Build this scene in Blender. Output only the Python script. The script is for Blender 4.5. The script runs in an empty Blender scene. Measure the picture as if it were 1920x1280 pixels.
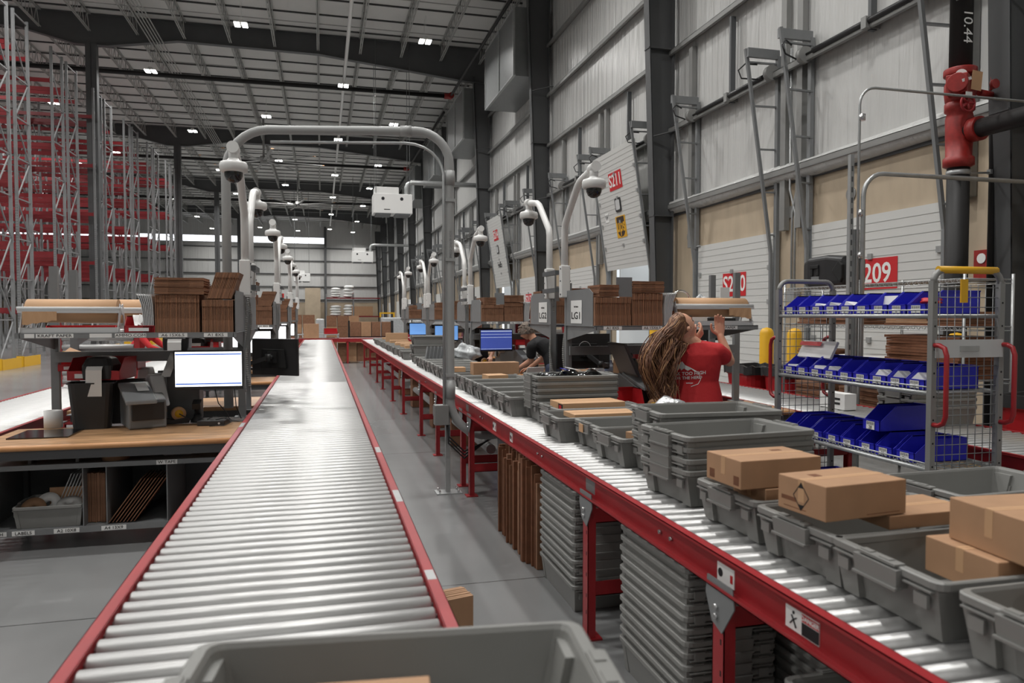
import bpy, bmesh, math, random
from mathutils import Vector, Matrix, Euler
random.seed(7)
PI = math.pi
S = bpy.context.scene
COL = S.collection
# ---------------------------------------------------------------- camera, world, exposure
psi = math.atan(357/1387); th = math.atan(49/1387)
F = Vector((math.sin(psi)*math.cos(th), math.cos(psi)*math.cos(th), -math.sin(th)))
Rr = Vector((math.cos(psi), -math.sin(psi), 0)); Uu = Rr.cross(F)
cd = bpy.data.cameras.new('camera'); cam = bpy.data.objects.new('camera', cd); COL.objects.link(cam)
cam.matrix_world = Matrix(((Rr.x, Uu.x, -F.x, 0), (Rr.y, Uu.y, -F.y, 0), (Rr.z, Uu.z, -F.z, 1.53), (0, 0, 0, 1)))
cd.sensor_width = 36; cd.lens = 36*1387/1920; cd.clip_start = .05; cd.clip_end = 400
cd.dof.use_dof = True; cd.dof.focus_distance = 7.0; cd.dof.aperture_fstop = 4.0
S.camera = cam
W = bpy.data.worlds.new('world'); S.world = W; W.use_nodes = True
W.node_tree.nodes['Background'].inputs[0].default_value = (.86, .93, 1, 1)
W.node_tree.nodes['Background'].inputs[1].default_value = 2.5
S.view_settings.view_transform = 'Standard'; S.view_settings.look = 'None'
S.view_settings.gamma = 1; S.view_settings.use_curve_mapping = False
S.view_settings.exposure = -0.25
LIGHT_W = 300.0

# ---------------------------------------------------------------- materials
def lin(c): c /= 255.0; return c/12.92 if c <= .04045 else ((c+.055)/1.055)**2.4
def rgb(c): return (lin(c[0]), lin(c[1]), lin(c[2]), 1)
M = {}
def mat(name, c, rough=.5, metal=0, var=0, vscale=6, vstretch=(1, 1, 1), bump=0, bscale=40, bstretch=(1, 1, 1), emit=0, trans=0, spec=.5, coat=0, alpha=1):
    m = bpy.data.materials.new(name); m.use_nodes = True
    nt = m.node_tree; b = nt.nodes['Principled BSDF']
    b.inputs['Base Color'].default_value = rgb(c); b.inputs['Roughness'].default_value = rough
    b.inputs['Metallic'].default_value = metal; b.inputs['Specular IOR Level'].default_value = spec
    b.inputs['Coat Weight'].default_value = coat
    if trans: b.inputs['Transmission Weight'].default_value = trans
    if alpha < 1: b.inputs['Alpha'].default_value = alpha
    if emit:
        b.inputs['Emission Color'].default_value = rgb(c); b.inputs['Emission Strength'].default_value = emit
    def noise(scale, stretch, detail=4):
        tc = nt.nodes.new('ShaderNodeTexCoord'); mp = nt.nodes.new('ShaderNodeMapping')
        mp.inputs['Scale'].default_value = stretch
        nz = nt.nodes.new('ShaderNodeTexNoise'); nz.inputs['Scale'].default_value = scale; nz.inputs['Detail'].default_value = detail
        nt.links.new(tc.outputs['Object'], mp.inputs[0]); nt.links.new(mp.outputs[0], nz.inputs['Vector'])
        return nz
    if var:
        nz = noise(vscale, vstretch); mx = nt.nodes.new('ShaderNodeMix'); mx.data_type = 'RGBA'
        r = nt.nodes.new('ShaderNodeMapRange'); r.inputs[1].default_value = .3; r.inputs[2].default_value = .7
        nt.links.new(nz.outputs[0], r.inputs[0]); nt.links.new(r.outputs[0], mx.inputs[0])
        k0, k1 = 1-var, 1+var
        mx.inputs[6].default_value = tuple(x*k0 for x in rgb(c)[:3])+(1,)
        mx.inputs[7].default_value = tuple(min(1, x*k1) for x in rgb(c)[:3])+(1,)
        nt.links.new(mx.outputs[2], b.inputs['Base Color'])
    if bump:
        nz = noise(bscale, bstretch, 3); bp = nt.nodes.new('ShaderNodeBump'); bp.inputs['Strength'].default_value = bump
        bp.inputs['Distance'].default_value = .06 if 'vinyl' in name else .02
        nt.links.new(nz.outputs[0], bp.inputs['Height']); nt.links.new(bp.outputs[0], b.inputs['Normal'])
    M[name] = m; return m
mat('concrete', (126, 127, 127), .22, var=.16, vscale=.55, bump=.03, bscale=3, spec=.6)
mat('ceiling_vinyl', (204, 203, 200), .6, var=.05, vscale=.6, bump=.25, bscale=1.6, bstretch=(3, .5, 1))
mat('wall_vinyl', (192, 192, 190), .3, bump=1, bscale=1.1, bstretch=(5, 5, .35), spec=.5)
mat('plywood', (176, 160, 138), .6, var=.08, vscale=1.4, vstretch=(1, 3, 1))
mat('door_white', (200, 200, 197), .45)
mat('door_seam', (172, 172, 170), .6)
mat('beam_dark', (78, 79, 80), .5, var=.06, vscale=2)
mat('girt_grey', (140, 140, 138), .45, metal=.25, var=.06, vscale=3)
mat('joist_grey', (158, 158, 155), .5)
mat('purlin_dark', (60, 60, 60), .7)
mat('rack_grey', (126, 127, 128), .45, var=.05)
mat('rack_red', (122, 28, 34), .45)
mat('red_paint', (154, 38, 43), .36, var=.08, vscale=8, spec=.5)
mat('red_worn', (176, 28, 34), .4, var=.25, vscale=14)
mat('roller', (186, 186, 185), .44, metal=.65, var=.07, vscale=9, vstretch=(1, 6, 6))
mat('galv', (176, 178, 178), .38, metal=.55, var=.07, vscale=10)
mat('bolt', (205, 205, 205), .25, metal=.9)
mat('steel_grey', (122, 124, 125), .42, var=.04, vscale=7)
mat('steel_dark', (84, 86, 88), .45)
mat('tote_grey', (130, 130, 127), .42, var=.04, vscale=5, spec=.45)
mat('card', (172, 134, 102), .75, var=.07, vscale=9)
mat('card_brown', (134, 96, 72), .8, var=.14, vscale=16)
mat('card_dark', (118, 76, 52), .85, var=.2, vscale=16)
mat('card_edge', (152, 108, 80), .8)
mat('kraft', (196, 156, 118), .7, var=.03, vscale=5)
mat('wood', (182, 142, 104), .36, var=.38, vscale=5, vstretch=(1, 9, 3), spec=.45)
mat('wood_edge', (204, 150, 102), .45, var=.1, vscale=6, vstretch=(1, 9, 3))
mat('pvc', (158, 159, 158), .42)
mat('pipe_white', (222, 222, 220), .35)
mat('black_plastic', (40, 40, 41), .42)
mat('black_matte', (22, 22, 22), .8)
mat('grey_plastic', (122, 124, 125), .45)
mat('grey_light', (196, 197, 197), .4)
mat('dark_glass', (10, 10, 11), .08, spec=.8)
mat('screen_white', (250, 252, 255), .4, emit=2.3)
mat('screen_blue', (110, 160, 225), .4, emit=.95)
mat('screen_navy', (70, 88, 170), .4, emit=.75)
mat('screen_line', (190, 205, 235), .4, emit=.8)
mat('screen_bar', (70, 110, 200), .4, emit=1)
mat('bin_blue', (46, 48, 190), .38)
mat('bin_red', (178, 34, 40), .4)
mat('yellow', (224, 172, 34), .45)
mat('sign_red', (192, 34, 40), .5)
mat('white_paint', (228, 228, 226), .5)
mat('paper', (232, 232, 230), .6)
mat('ink', (28, 28, 30), .7)
mat('sign_brown', (52, 36, 26), .6)
mat('sign_gold', (214, 160, 30), .5)
mat('light_lens', (255, 252, 246), .4, emit=22)
mat('strip_glass', (244, 248, 255), .2, emit=2.6)
mat('foil', (196, 198, 200), .22, metal=.6, bump=.9, bscale=30)
mat('shrink_wrap', (186, 190, 192), .2, bump=.6, bscale=14, var=.1, spec=.7)
mat('clear_plastic', (225, 230, 232), .08, trans=.92, spec=.6)
mat('chrome', (220, 220, 220), .12, metal=1)
mat('black_pipe', (36, 35, 35), .55, spec=.3)
mat('valve_red', (146, 36, 32), .45, var=.2, vscale=20)
mat('skin', (214, 160, 132), .5)
mat('shirt_red', (188, 38, 42), .8, bump=.5, bscale=9)
mat('shirt_black', (26, 26, 28), .85, bump=.4, bscale=9)
mat('pants_black', (20, 20, 21), .85)
mat('jeans', (52, 58, 78), .85)
mat('hair_brown', (106, 70, 50), .55, var=.35, vscale=30)
mat('hair_blond', (176, 132, 94), .5, var=.2, vscale=30)
mat('hair_grey', (112, 100, 90), .7, var=.3, vscale=60)
mat('lips', (170, 84, 78), .5)
mat('eye', (30, 24, 22), .3)
mat('pink', (226, 90, 130), .6)
mat('duct', (128, 130, 130), .4, metal=.35, var=.05)
# wood and concrete planks / joints
def floor_joints():
    m = M['concrete']; nt = m.node_tree; b = nt.nodes['Principled BSDF']
    src = b.inputs['Base Color'].links[0].from_socket
    tc = nt.nodes.new('ShaderNodeTexCoord'); br = nt.nodes.new('ShaderNodeTexBrick')
    br.offset = 0; br.inputs['Scale'].default_value = 1; br.inputs['Brick Width'].default_value = 4.57
    br.inputs['Row Height'].default_value = 4.1; br.inputs['Mortar Size'].default_value = .006
    br.inputs[1].default_value = (1, 1, 1, 1); br.inputs[2].default_value = (.93, .93, .93, 1); br.inputs[3].default_value = (.35, .35, .35, 1)
    nt.links.new(tc.outputs['Object'], br.inputs[0])
    mx = nt.nodes.new('ShaderNodeMix'); mx.data_type = 'RGBA'; mx.blend_type = 'MULTIPLY'; mx.inputs[0].default_value = 1
    nt.links.new(src, mx.inputs[6]); nt.links.new(br.outputs[0], mx.inputs[7]); nt.links.new(mx.outputs[2], b.inputs['Base Color'])
floor_joints()

ORDN = ['nearest', 'second', 'third', 'fourth', 'fifth', 'sixth', 'seventh', 'eighth', 'ninth', 'tenth', 'eleventh', 'twelfth', 'thirteenth', 'fourteenth', 'fifteenth', 'sixteenth', 'seventeenth', 'eighteenth', 'nineteenth']
# ---------------------------------------------------------------- mesh helpers
def basis(d):
    d = Vector(d).normalized(); a = Vector((0, 0, 1)) if abs(d.z) < .9 else Vector((1, 0, 0))
    u = d.cross(a).normalized(); return u, d.cross(u).normalized()
class MB:
    def __init__(s): s.v = []; s.f = []; s.sm = []; s.mi = []; s.cur = 0
    def add(s, vs, fs, smooth=False):
        n = len(s.v); s.v += [tuple(v) for v in vs]; s.f += [tuple(i+n for i in f) for f in fs]
        s.sm += [smooth]*len(fs); s.mi += [s.cur]*len(fs); return s
    def box(s, c, d, rot=None):
        c = Vector(c); vs = []
        for x in (-.5, .5):
            for y in (-.5, .5):
                for z in (-.5, .5):
                    v = Vector((x*d[0], y*d[1], z*d[2]))
                    if rot is not None: v = (Euler(rot) if not isinstance(rot, Matrix) else rot).to_matrix() @ v if not isinstance(rot, Matrix) else rot @ v
                    vs.append(c+v)
        return s.add(vs, [(0, 1, 3, 2), (4, 6, 7, 5), (0, 4, 5, 1), (2, 3, 7, 6), (0, 2, 6, 4), (1, 5, 7, 3)])
    def b2(s, a, b):  # box from two corners
        return s.box([(a[i]+b[i])/2 for i in range(3)], [abs(b[i]-a[i]) for i in range(3)])
    def bar(s, p, q, w, h=None, up=(0, 0, 1)):
        p, q = Vector(p), Vector(q); d = (q-p).normalized(); h = h or w
        up = Vector(up)
        if abs(d.dot(up)) > .95: up = Vector((1, 0, 0))
        a = d.cross(up).normalized()*w/2; b = d.cross(a).normalized()*h/2
        vs = [p-a-b, p+a-b, p+a+b, p-a+b, q-a-b, q+a-b, q+a+b, q-a+b]
        return s.add(vs, [(0, 1, 2, 3), (7, 6, 5, 4), (0, 4, 5, 1), (1, 5, 6, 2), (2, 6, 7, 3), (3, 7, 4, 0)])
    def tube(s, pts, r, n=10, cap=True, closed=False):
        pts = [Vector(p) for p in pts]; R = r if isinstance(r, (list, tuple)) else [r]*len(pts)
        rings = []; u = None; N = len(pts)
        for i, p in enumerate(pts):
            a = pts[i-1] if (i > 0 or closed) else p; b = pts[(i+1) % N] if (i < N-1 or closed) else p
            d = (b-a).normalized()
            if u is None: u, w = basis(d)
            else:
                u = (u-d*u.dot(d))
                if u.length < 1e-6: u, w = basis(d)
                u.normalize(); w = d.cross(u)
            rings.append([p+(u*math.cos(2*PI*k/n)+w*math.sin(2*PI*k/n))*R[i] for k in range(n)])
        vs = [v for rg in rings for v in rg]; fs = []
        m = N if closed else N-1
        for i in range(m):
            j = (i+1) % N
            for k in range(n):
                fs.append((i*n+k, i*n+(k+1) % n, j*n+(k+1) % n, j*n+k))
        s.add(vs, fs, True)
        if cap and not closed:
            base = len(s.v)-len(vs)
            s.f += [tuple(base+k for k in range(n))[::-1], tuple(base+(N-1)*n+k for k in range(n))]; s.sm += [False]*2; s.mi += [s.cur]*2
        return s
    def cyl(s, p, q, r, n=16): return s.tube([p, q], r, n)
    def cone(s, p, q, r0, r1, n=20): return s.tube([p, q], [r0, r1], n)
    def lathe(s, prof, c=(0, 0, 0), n=24, ax='z'):
        vs = []; c = Vector(c)
        for (r, h) in prof:
            for k in range(n):
                a = 2*PI*k/n; x, y = r*math.cos(a), r*math.sin(a)
                vs.append(c+(Vector((x, y, h)) if ax == 'z' else Vector((h, x, y)) if ax == 'x' else Vector((x, h, y))))
        fs = []
        for i in range(len(prof)-1):
            for k in range(n): fs.append((i*n+k, i*n+(k+1) % n, (i+1)*n+(k+1) % n, (i+1)*n+k))
        s.add(vs, fs, True)
        return s
    def prism(s, poly, z0, z1, ax='z'):
        n = len(poly)
        def P(x, y, z): return (x, y, z) if ax == 'z' else (x, z, y) if ax == 'y' else (z, x, y)
        vs = [P(x, y, z0) for x, y in poly]+[P(x, y, z1) for x, y in poly]
        fs = [tuple(range(n))[::-1], tuple(range(n, 2*n))]+[(i, (i+1) % n, n+(i+1) % n, n+i) for i in range(n)]
        return s.add(vs, fs)
    def quad(s, a, b, c, d): return s.add([a, b, c, d], [(0, 1, 2, 3)])
    def loops(s, ls, close=True, cap0=True, cap1=False, smooth=False):
        n = len(ls[0]); vs = [v for l in ls for v in l]; fs = []
        for i in range(len(ls)-1):
            for k in range(n): fs.append((i*n+k, i*n+(k+1) % n, (i+1)*n+(k+1) % n, (i+1)*n+k))
        if cap0: fs.append(tuple(range(n))[::-1])
        if cap1: fs.append(tuple((len(ls)-1)*n+k for k in range(n)))
        return s.add(vs, fs, smooth)
    def mesh(s, name, mats):
        me = bpy.data.meshes.new(name); me.from_pydata(s.v, [], s.f)
        for m in (mats if isinstance(mats, (list, tuple)) else [mats]): me.materials.append(M[m])
        me.polygons.foreach_set('use_smooth', s.sm); me.polygons.foreach_set('material_index', s.mi)
        bm = bmesh.new(); bm.from_mesh(me); bmesh.ops.recalc_face_normals(bm, faces=bm.faces); bm.to_mesh(me); bm.free()
        me.update(); return me
def link(name, data, parent=None, loc=(0, 0, 0), rot=(0, 0, 0)):
    o = bpy.data.objects.new(name, data); COL.objects.link(o); o.location = loc; o.rotation_euler = rot
    if parent is not None: o.parent = parent
    return o
def bev(o, w=.003, seg=2):
    m = o.modifiers.new('bevel', 'BEVEL'); m.width = w; m.segments = seg; m.limit_method = 'ANGLE'; m.angle_limit = .7; return o
def part(name, mb, mats, parent, bevel=0, loc=(0, 0, 0), rot=(0, 0, 0), label=None):
    o = link(name, mb.mesh(name, mats), parent, loc, rot)
    if bevel: bev(o, bevel)
    if label: o['label'] = label
    return o
def tag(o, label, cat, group=None, kind=None):
    o['label'] = label; o['category'] = cat
    if group: o['group'] = group
    if kind: o['kind'] = kind
    return o
def thing(name, label, cat, loc=(0, 0, 0), rz=0, group=None):
    o = link(name, None, None, loc, (0, 0, rz)); o.empty_display_size = .1; return tag(o, label, cat, group)
def solo(name, mb, mats, label, cat, loc=(0, 0, 0), rot=(0, 0, 0), group=None, bevel=0, kind=None):
    return tag(part(name, mb, mats, None, bevel, loc, rot), label, cat, group, kind)
def struct(name, mb, mats, parent=None, bevel=0):
    o = part(name, mb, mats, parent, bevel)
    if parent is None: o['kind'] = 'structure'
    return o
KIDS = {}
def dup(root, loc, rz=None, label=None, group=None, rot=None):
    r = root.copy(); COL.objects.link(r); r.location = loc
    if rz is not None: r.rotation_euler = (0, 0, rz)
    if rot is not None: r.rotation_euler = rot
    if label: r['label'] = label
    if group: r['group'] = group
    for ch in list(root.children):
        c = ch.copy(); COL.objects.link(c); c.parent = r
        for g in list(ch.children):
            d = g.copy(); COL.objects.link(d); d.parent = c
    return r
def text(body, size, matn, parent, loc, rot, name='lettering', sx=1.0, ext=.0008, bold=0):
    cu = bpy.data.curves.new('t', 'FONT'); cu.body = body; cu.size = size; cu.align_x = 'CENTER'; cu.align_y = 'CENTER'
    cu.extrude = ext; cu.offset = bold; cu.resolution_u = 3
    o = bpy.data.objects.new('t', cu); me = bpy.data.meshes.new_from_object(o); bpy.data.objects.remove(o)
    me.materials.clear(); me.materials.append(M[matn]); me.name = name
    t = link(name, me, parent, loc, rot); t.scale = (sx, 1, 1); return t
def arc(c, r, a0, a1, n=8, pl='xz'):
    out = []
    for i in range(n+1):
        a = a0+(a1-a0)*i/n; x, y = r*math.cos(a), r*math.sin(a)
        out.append(Vector(c)+(Vector((x, 0, y)) if pl == 'xz' else Vector((0, x, y)) if pl == 'yz' else Vector((x, y, 0))))
    return out
def rrect(hx, hy, r, z, n=3, cx=0, cy=0):
    out = []
    for (sx, sy, a0) in ((1, 1, 0), (-1, 1, PI/2), (-1, -1, PI), (1, -1, 1.5*PI)):
        for k in range(n+1):
            a = a0+PI/2*k/n; out.append((cx+sx*(hx-r)+r*math.cos(a), cy+sy*(hy-r)+r*math.sin(a), z))
    return out
# ---------------------------------------------------------------- lighting fixtures (high bay lamps)
WX = 7.6; BY = 99.0; FY = -32.0; LX = -38.0; ROOF = 13.55
m = MB()
for dx in (-.13, .13): m.box((dx, 0, .03), (.2, .5, .04))
m.box((0, 0, .1), (.16, .3, .1)); m.cyl((-.0, -.2, .14), (-.0, -.2, .9), .006, 6); m.cyl((0, .2, .14), (0, .2, .9), .006, 6)
lampbody = m.mesh('housing', 'white_paint')
m = MB()
for dx in (-.13, .13): m.box((dx, 0, .004), (.18, .46, .01))
lamplens = m.mesh('lens', 'light_lens')
ld = bpy.data.lights.new('lamp_light', 'AREA'); ld.shape = 'RECTANGLE'; ld.size = .5; ld.size_y = .5; ld.energy = LIGHT_W; ld.color = (1, .985, .96)
ld.spread = math.radians(150)
lamps = []
for X in (-26.5, -19.5, -12.6, -2.7, 3.9):
    lamps += [(X, y) for y in (-27, -15, 7, 17.6, 28.4, 41, 52.4, 62, 72, 84, 95)]  # rows behind the viewer added as fill, last row added to brighten back wall
for X in (-23, -16, -6.95, 1.05):
    lamps += [(X, y) for y in (-21, 1.5, 12.3, 23.4, 34.7, 45.3, 56.8, 67.4, 78.8, 92.4)]  # first row is unseen, added behind the viewer to fill camera-facing sides
for i, (x, y) in enumerate(lamps):
    if (y > 60 and x < -14): continue
    rows_ = sorted({q[0] for q in lamps}, reverse=True); nr = sum(1 for q in lamps if q[0] == x and 0 <= q[1] < y); wh = 'added behind' if y < 0 else 'from'
    o = thing('ceiling_light', 'twin-panel high bay lamp, %s %s the viewer in the %s row from the right' % (ORDN[nr if y > 0 else (0 if y > -22 and x in (-23, -16, -6.95, 1.05) or y > -17 else 1)], wh, ['first']+ORDN[1:] and (['first']+ORDN[1:])[rows_.index(x)]), 'ceiling light', (x, y, 11.9), 0, 'high bay lamps under the ceiling')
    link('housing', lampbody, o); link('lens', lamplens, o)
    l = link('lamp_light', ld, o, (0, 0, -.02))

# ---------------------------------------------------------------- shell
m = MB(); m.b2((LX-.2, FY-.2, -.2), (WX+8, BY+.2, 0)); struct('floor', m, 'concrete')
m = MB(); m.b2((LX-.2, FY-.2, ROOF), (WX+.3, BY+.2, ROOF+.15)); struct('ceiling', m, 'ceiling_vinyl')
m = MB(); m.b2((LX-.2, FY, 0), (LX, BY, ROOF)); struct('wall_left', m, 'wall_vinyl')
m = MB(); m.b2((LX, FY-.2, 0), (WX+.2, FY, ROOF)); struct('wall_front', m, 'wall_vinyl')
# roof strips and purlins
m = MB()
y = FY+.6; 
while y < BY:
    m.b2((LX, y, ROOF-.05), (WX, y+.07, ROOF-.001)); y += 1.52
struct('trim_1', m, 'purlin_dark')
# frames and columns
FR = [-21.4, -3.2, 15.0, 33.2, 51.4, 69.6, 87.8]
CX = -8.8
for i, y in enumerate(FR):
    m = MB()
    prof = [(LX, 12.9), (CX-9.1, 12.9), (CX-2.6, 12.8), (CX-.6, 12.32), (CX+.6, 12.32), (CX+3.2, 12.75), (0, 12.7), (WX-1.2, 12.05), (WX-.25, 12.0), (WX-.25, ROOF-.02), (LX, ROOF-.02)]
    m.prism([(a, b) for a, b in prof], y-.012, y+.012, 'y')
    for k in range(8):
        (a, b), (c, d) = prof[k], prof[k+1]; m.bar((a, y, b), (c, y, d), .26, .025)
    m.b2((LX, y-.13, ROOF-.04), (WX-.25, y+.13, ROOF-.02))
    struct('roof_beam', m, 'beam_dark')
    m = MB()
    for X in (CX, CX-18.2):
        m.b2((X-.2, y-.16, 0), (X+.2, y-.14, 12.35)); m.b2((X-.2, y+.14, 0), (X+.2, y+.16, 12.35)); m.b2((X-.01, y-.16, 0), (X+.01, y+.16, 12.35))
        m.b2((X-.2, y-.15, .0), (X-.185, y+.15, 12.35)); m.b2((X+.185, y-.15, 0), (X+.2, y+.15, 12.35))
    struct('steel_column', m, 'beam_dark')
# wall columns every 9.1 m
y = 5.9
cols = []
while y < BY-1:
    cols.append(y); y += 9.1
for y in cols:
    if y < 6: y = 6.42
    m = MB()
    def xw(z): return WX-.12-(.34+.42*max(0, min(1, z/11.5)))
    zt = 12.3
    m.add([(WX-.12, y, 0), (xw(0), y, 0), (xw(zt), y, zt), (WX-.12, y, zt)], [(0, 1, 2, 3)])
    m.add([(xw(0), y-.13, 0), (xw(0), y+.13, 0), (xw(zt), y+.13, zt), (xw(zt), y-.13, zt)], [(0, 1, 2, 3)])
    m.add([(xw(0)+.02, y-.13, 0), (xw(0)+.02, y+.13, 0), (xw(zt)+.02, y+.13, zt), (xw(zt)+.02, y-.13, zt)], [(0, 1, 2, 3)])
    m.b2((WX-.14, y-.13, 0), (WX-.12, y+.13, zt))
    for z in (3.7, 7.3): m.b2((xw(z), y-.12, z-.01), (WX-.12, y+.12, z+.01))
    # small gusset brackets pointing into the room
    for z in (5.4, 9.0): m.bar((xw(z)+.05, y-.13, z), (WX-.12, y-.5, z+.1), .06, .02)
    struct('steel_column', m, 'beam_dark')
# open-web joists running along the hall
m = MB()
L = 18.0
for s in (-.035, .035):
    m.b2((s-.018, 0, 0), (s+.018, L, .035)); m.b2((s-.018, 0, .66), (s+.018, L, .7))
n = 28
for k in range(n):
    y0, y1, y2 = L*k/n, L*(k+.5)/n, L*(k+1)/n
    m.bar((0, y0+.05, .03), (0, y1, .67), .022); m.bar((0, y1, .67), (0, y2-.05, .03), .022)
joist = m.mesh('roof_joist', 'joist_grey')
for i, y in enumerate(FR[:-1]):
    X = 7.0
    while X > LX+1:
        if i > 2 and X < -30: break
        o = link('roof_joist', joist, None, (X, y+.1, ROOF-.02-.7)); o['kind'] = 'structure'; X -= 1.76
for X in [7.0-1.76*k for k in range(16)]:
    o = link('roof_joist', joist, None, (X, 87.9, ROOF-.72)); o['kind'] = 'structure'; o.scale = (1, .61, 1)
# bridging rods across the joists
m = MB()
for y in FR[:-1]:
    for k in (1, 2, 3, 4, 5):
        yy = y+18.2*k/6; m.bar((LX, yy, ROOF-.69), (WX-.3, yy, ROOF-.69), .03, .03)
struct('trim_2', m, 'joist_grey')
# right wall: upper vinyl, plywood band, girts
m = MB(); m.b2((WX, FY, 3.72), (WX+.1, BY, ROOF)); struct('wall_right', m, 'wall_vinyl')
doors = [(8.9, 'S209', 0), (12.55, 'S210', 0), (17.35, 'S211', 1), (21.0, 'S212', 0), (26.75, 'S213', 0), (30.4, 'S214', 2)]
k = 33.2
while k < 92:
    doors += [(k+2.7, '', 0), (k+6.35, '', 0)]; k += 9.1
doors = [(-.9, '', 0), (2.7, '', 0)]+doors
DW = 1.31
m = MB(); last = FY
for (yc, _, _) in doors:
    m.b2((WX, last, 0), (WX+.12, yc-DW, 3.72)); m.b2((WX, yc-DW, 2.95), (WX+.12, yc+DW, 3.72)); last = yc+DW
m.b2((WX, last, 0), (WX+.12, BY, 3.72)); struct('wall_right', m, 'plywood')
m = MB()
m.b2((WX-.03, FY, 3.72), (WX, BY, 3.8)); struct('trim_3', m, 'steel_dark')
m = MB(); z = 3.86; 
while z < 13:
    m.b2((WX-.2, FY, z+.09), (WX-.0, BY, z+.1)); m.b2((WX-.2, FY, z), (WX-.19, BY, z+.1)); m.b2((WX-.2, FY, z), (WX-.14, BY, z+.012)); z += 1.665
struct('trim_4', m, 'girt_grey')
# vertical mullions above the doors
m = MB()
for (yc, _, _) in doors:
    for s in (-1, 1): m.b2((WX-.12, yc+s*(DW+.3)-.07, 2.95), (WX-.02, yc+s*(DW+.3)+.07, 7.1))
struct('trim_5', m, 'girt_grey')
m = MB()
for (yc, _, _) in doors: m.b2((WX-.16, yc-.03, 5.5), (WX-.06, yc+.03, 7.1))
struct('trim_6', m, 'steel_dark')
# rolled insulation under the lowest girt
m = MB(); m.tube([(WX-.04, -9+i*1.2, 3.9-.02*math.sin(i*2.1)) for i in range(90)], .15, 10); struct('trim_7', m, 'wall_vinyl')
# back wall with light strip
m = MB()
m.b2((LX, BY, 3.2), (WX, BY+.1, 10.75)); m.b2((LX, BY, 11.5), (WX, BY+.1, ROOF)); m.b2((.5, BY, 10.75), (WX, BY+.1, 11.5)); struct('wall_back', m, 'wall_vinyl')
m = MB(); m.b2((LX, BY, 0), (WX, BY+.1, 3.2)); struct('wall_back', m, 'plywood')
m = MB(); m.b2((LX, BY+.02, 10.75), (.5, BY+.06, 11.5)); struct('window_1', m, 'strip_glass')
m = MB()
for z in (3.5, 5.17, 6.8, 8.47, 10.12): m.b2((LX, BY-.2, z), (WX-.3, BY, z+.1))
for X in (.55, -8.6, -17.7): m.b2((X-.15, BY-.5, 0), (X+.15, BY-.25, 12.9))
struct('trim_8', m, 'beam_dark')

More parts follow.
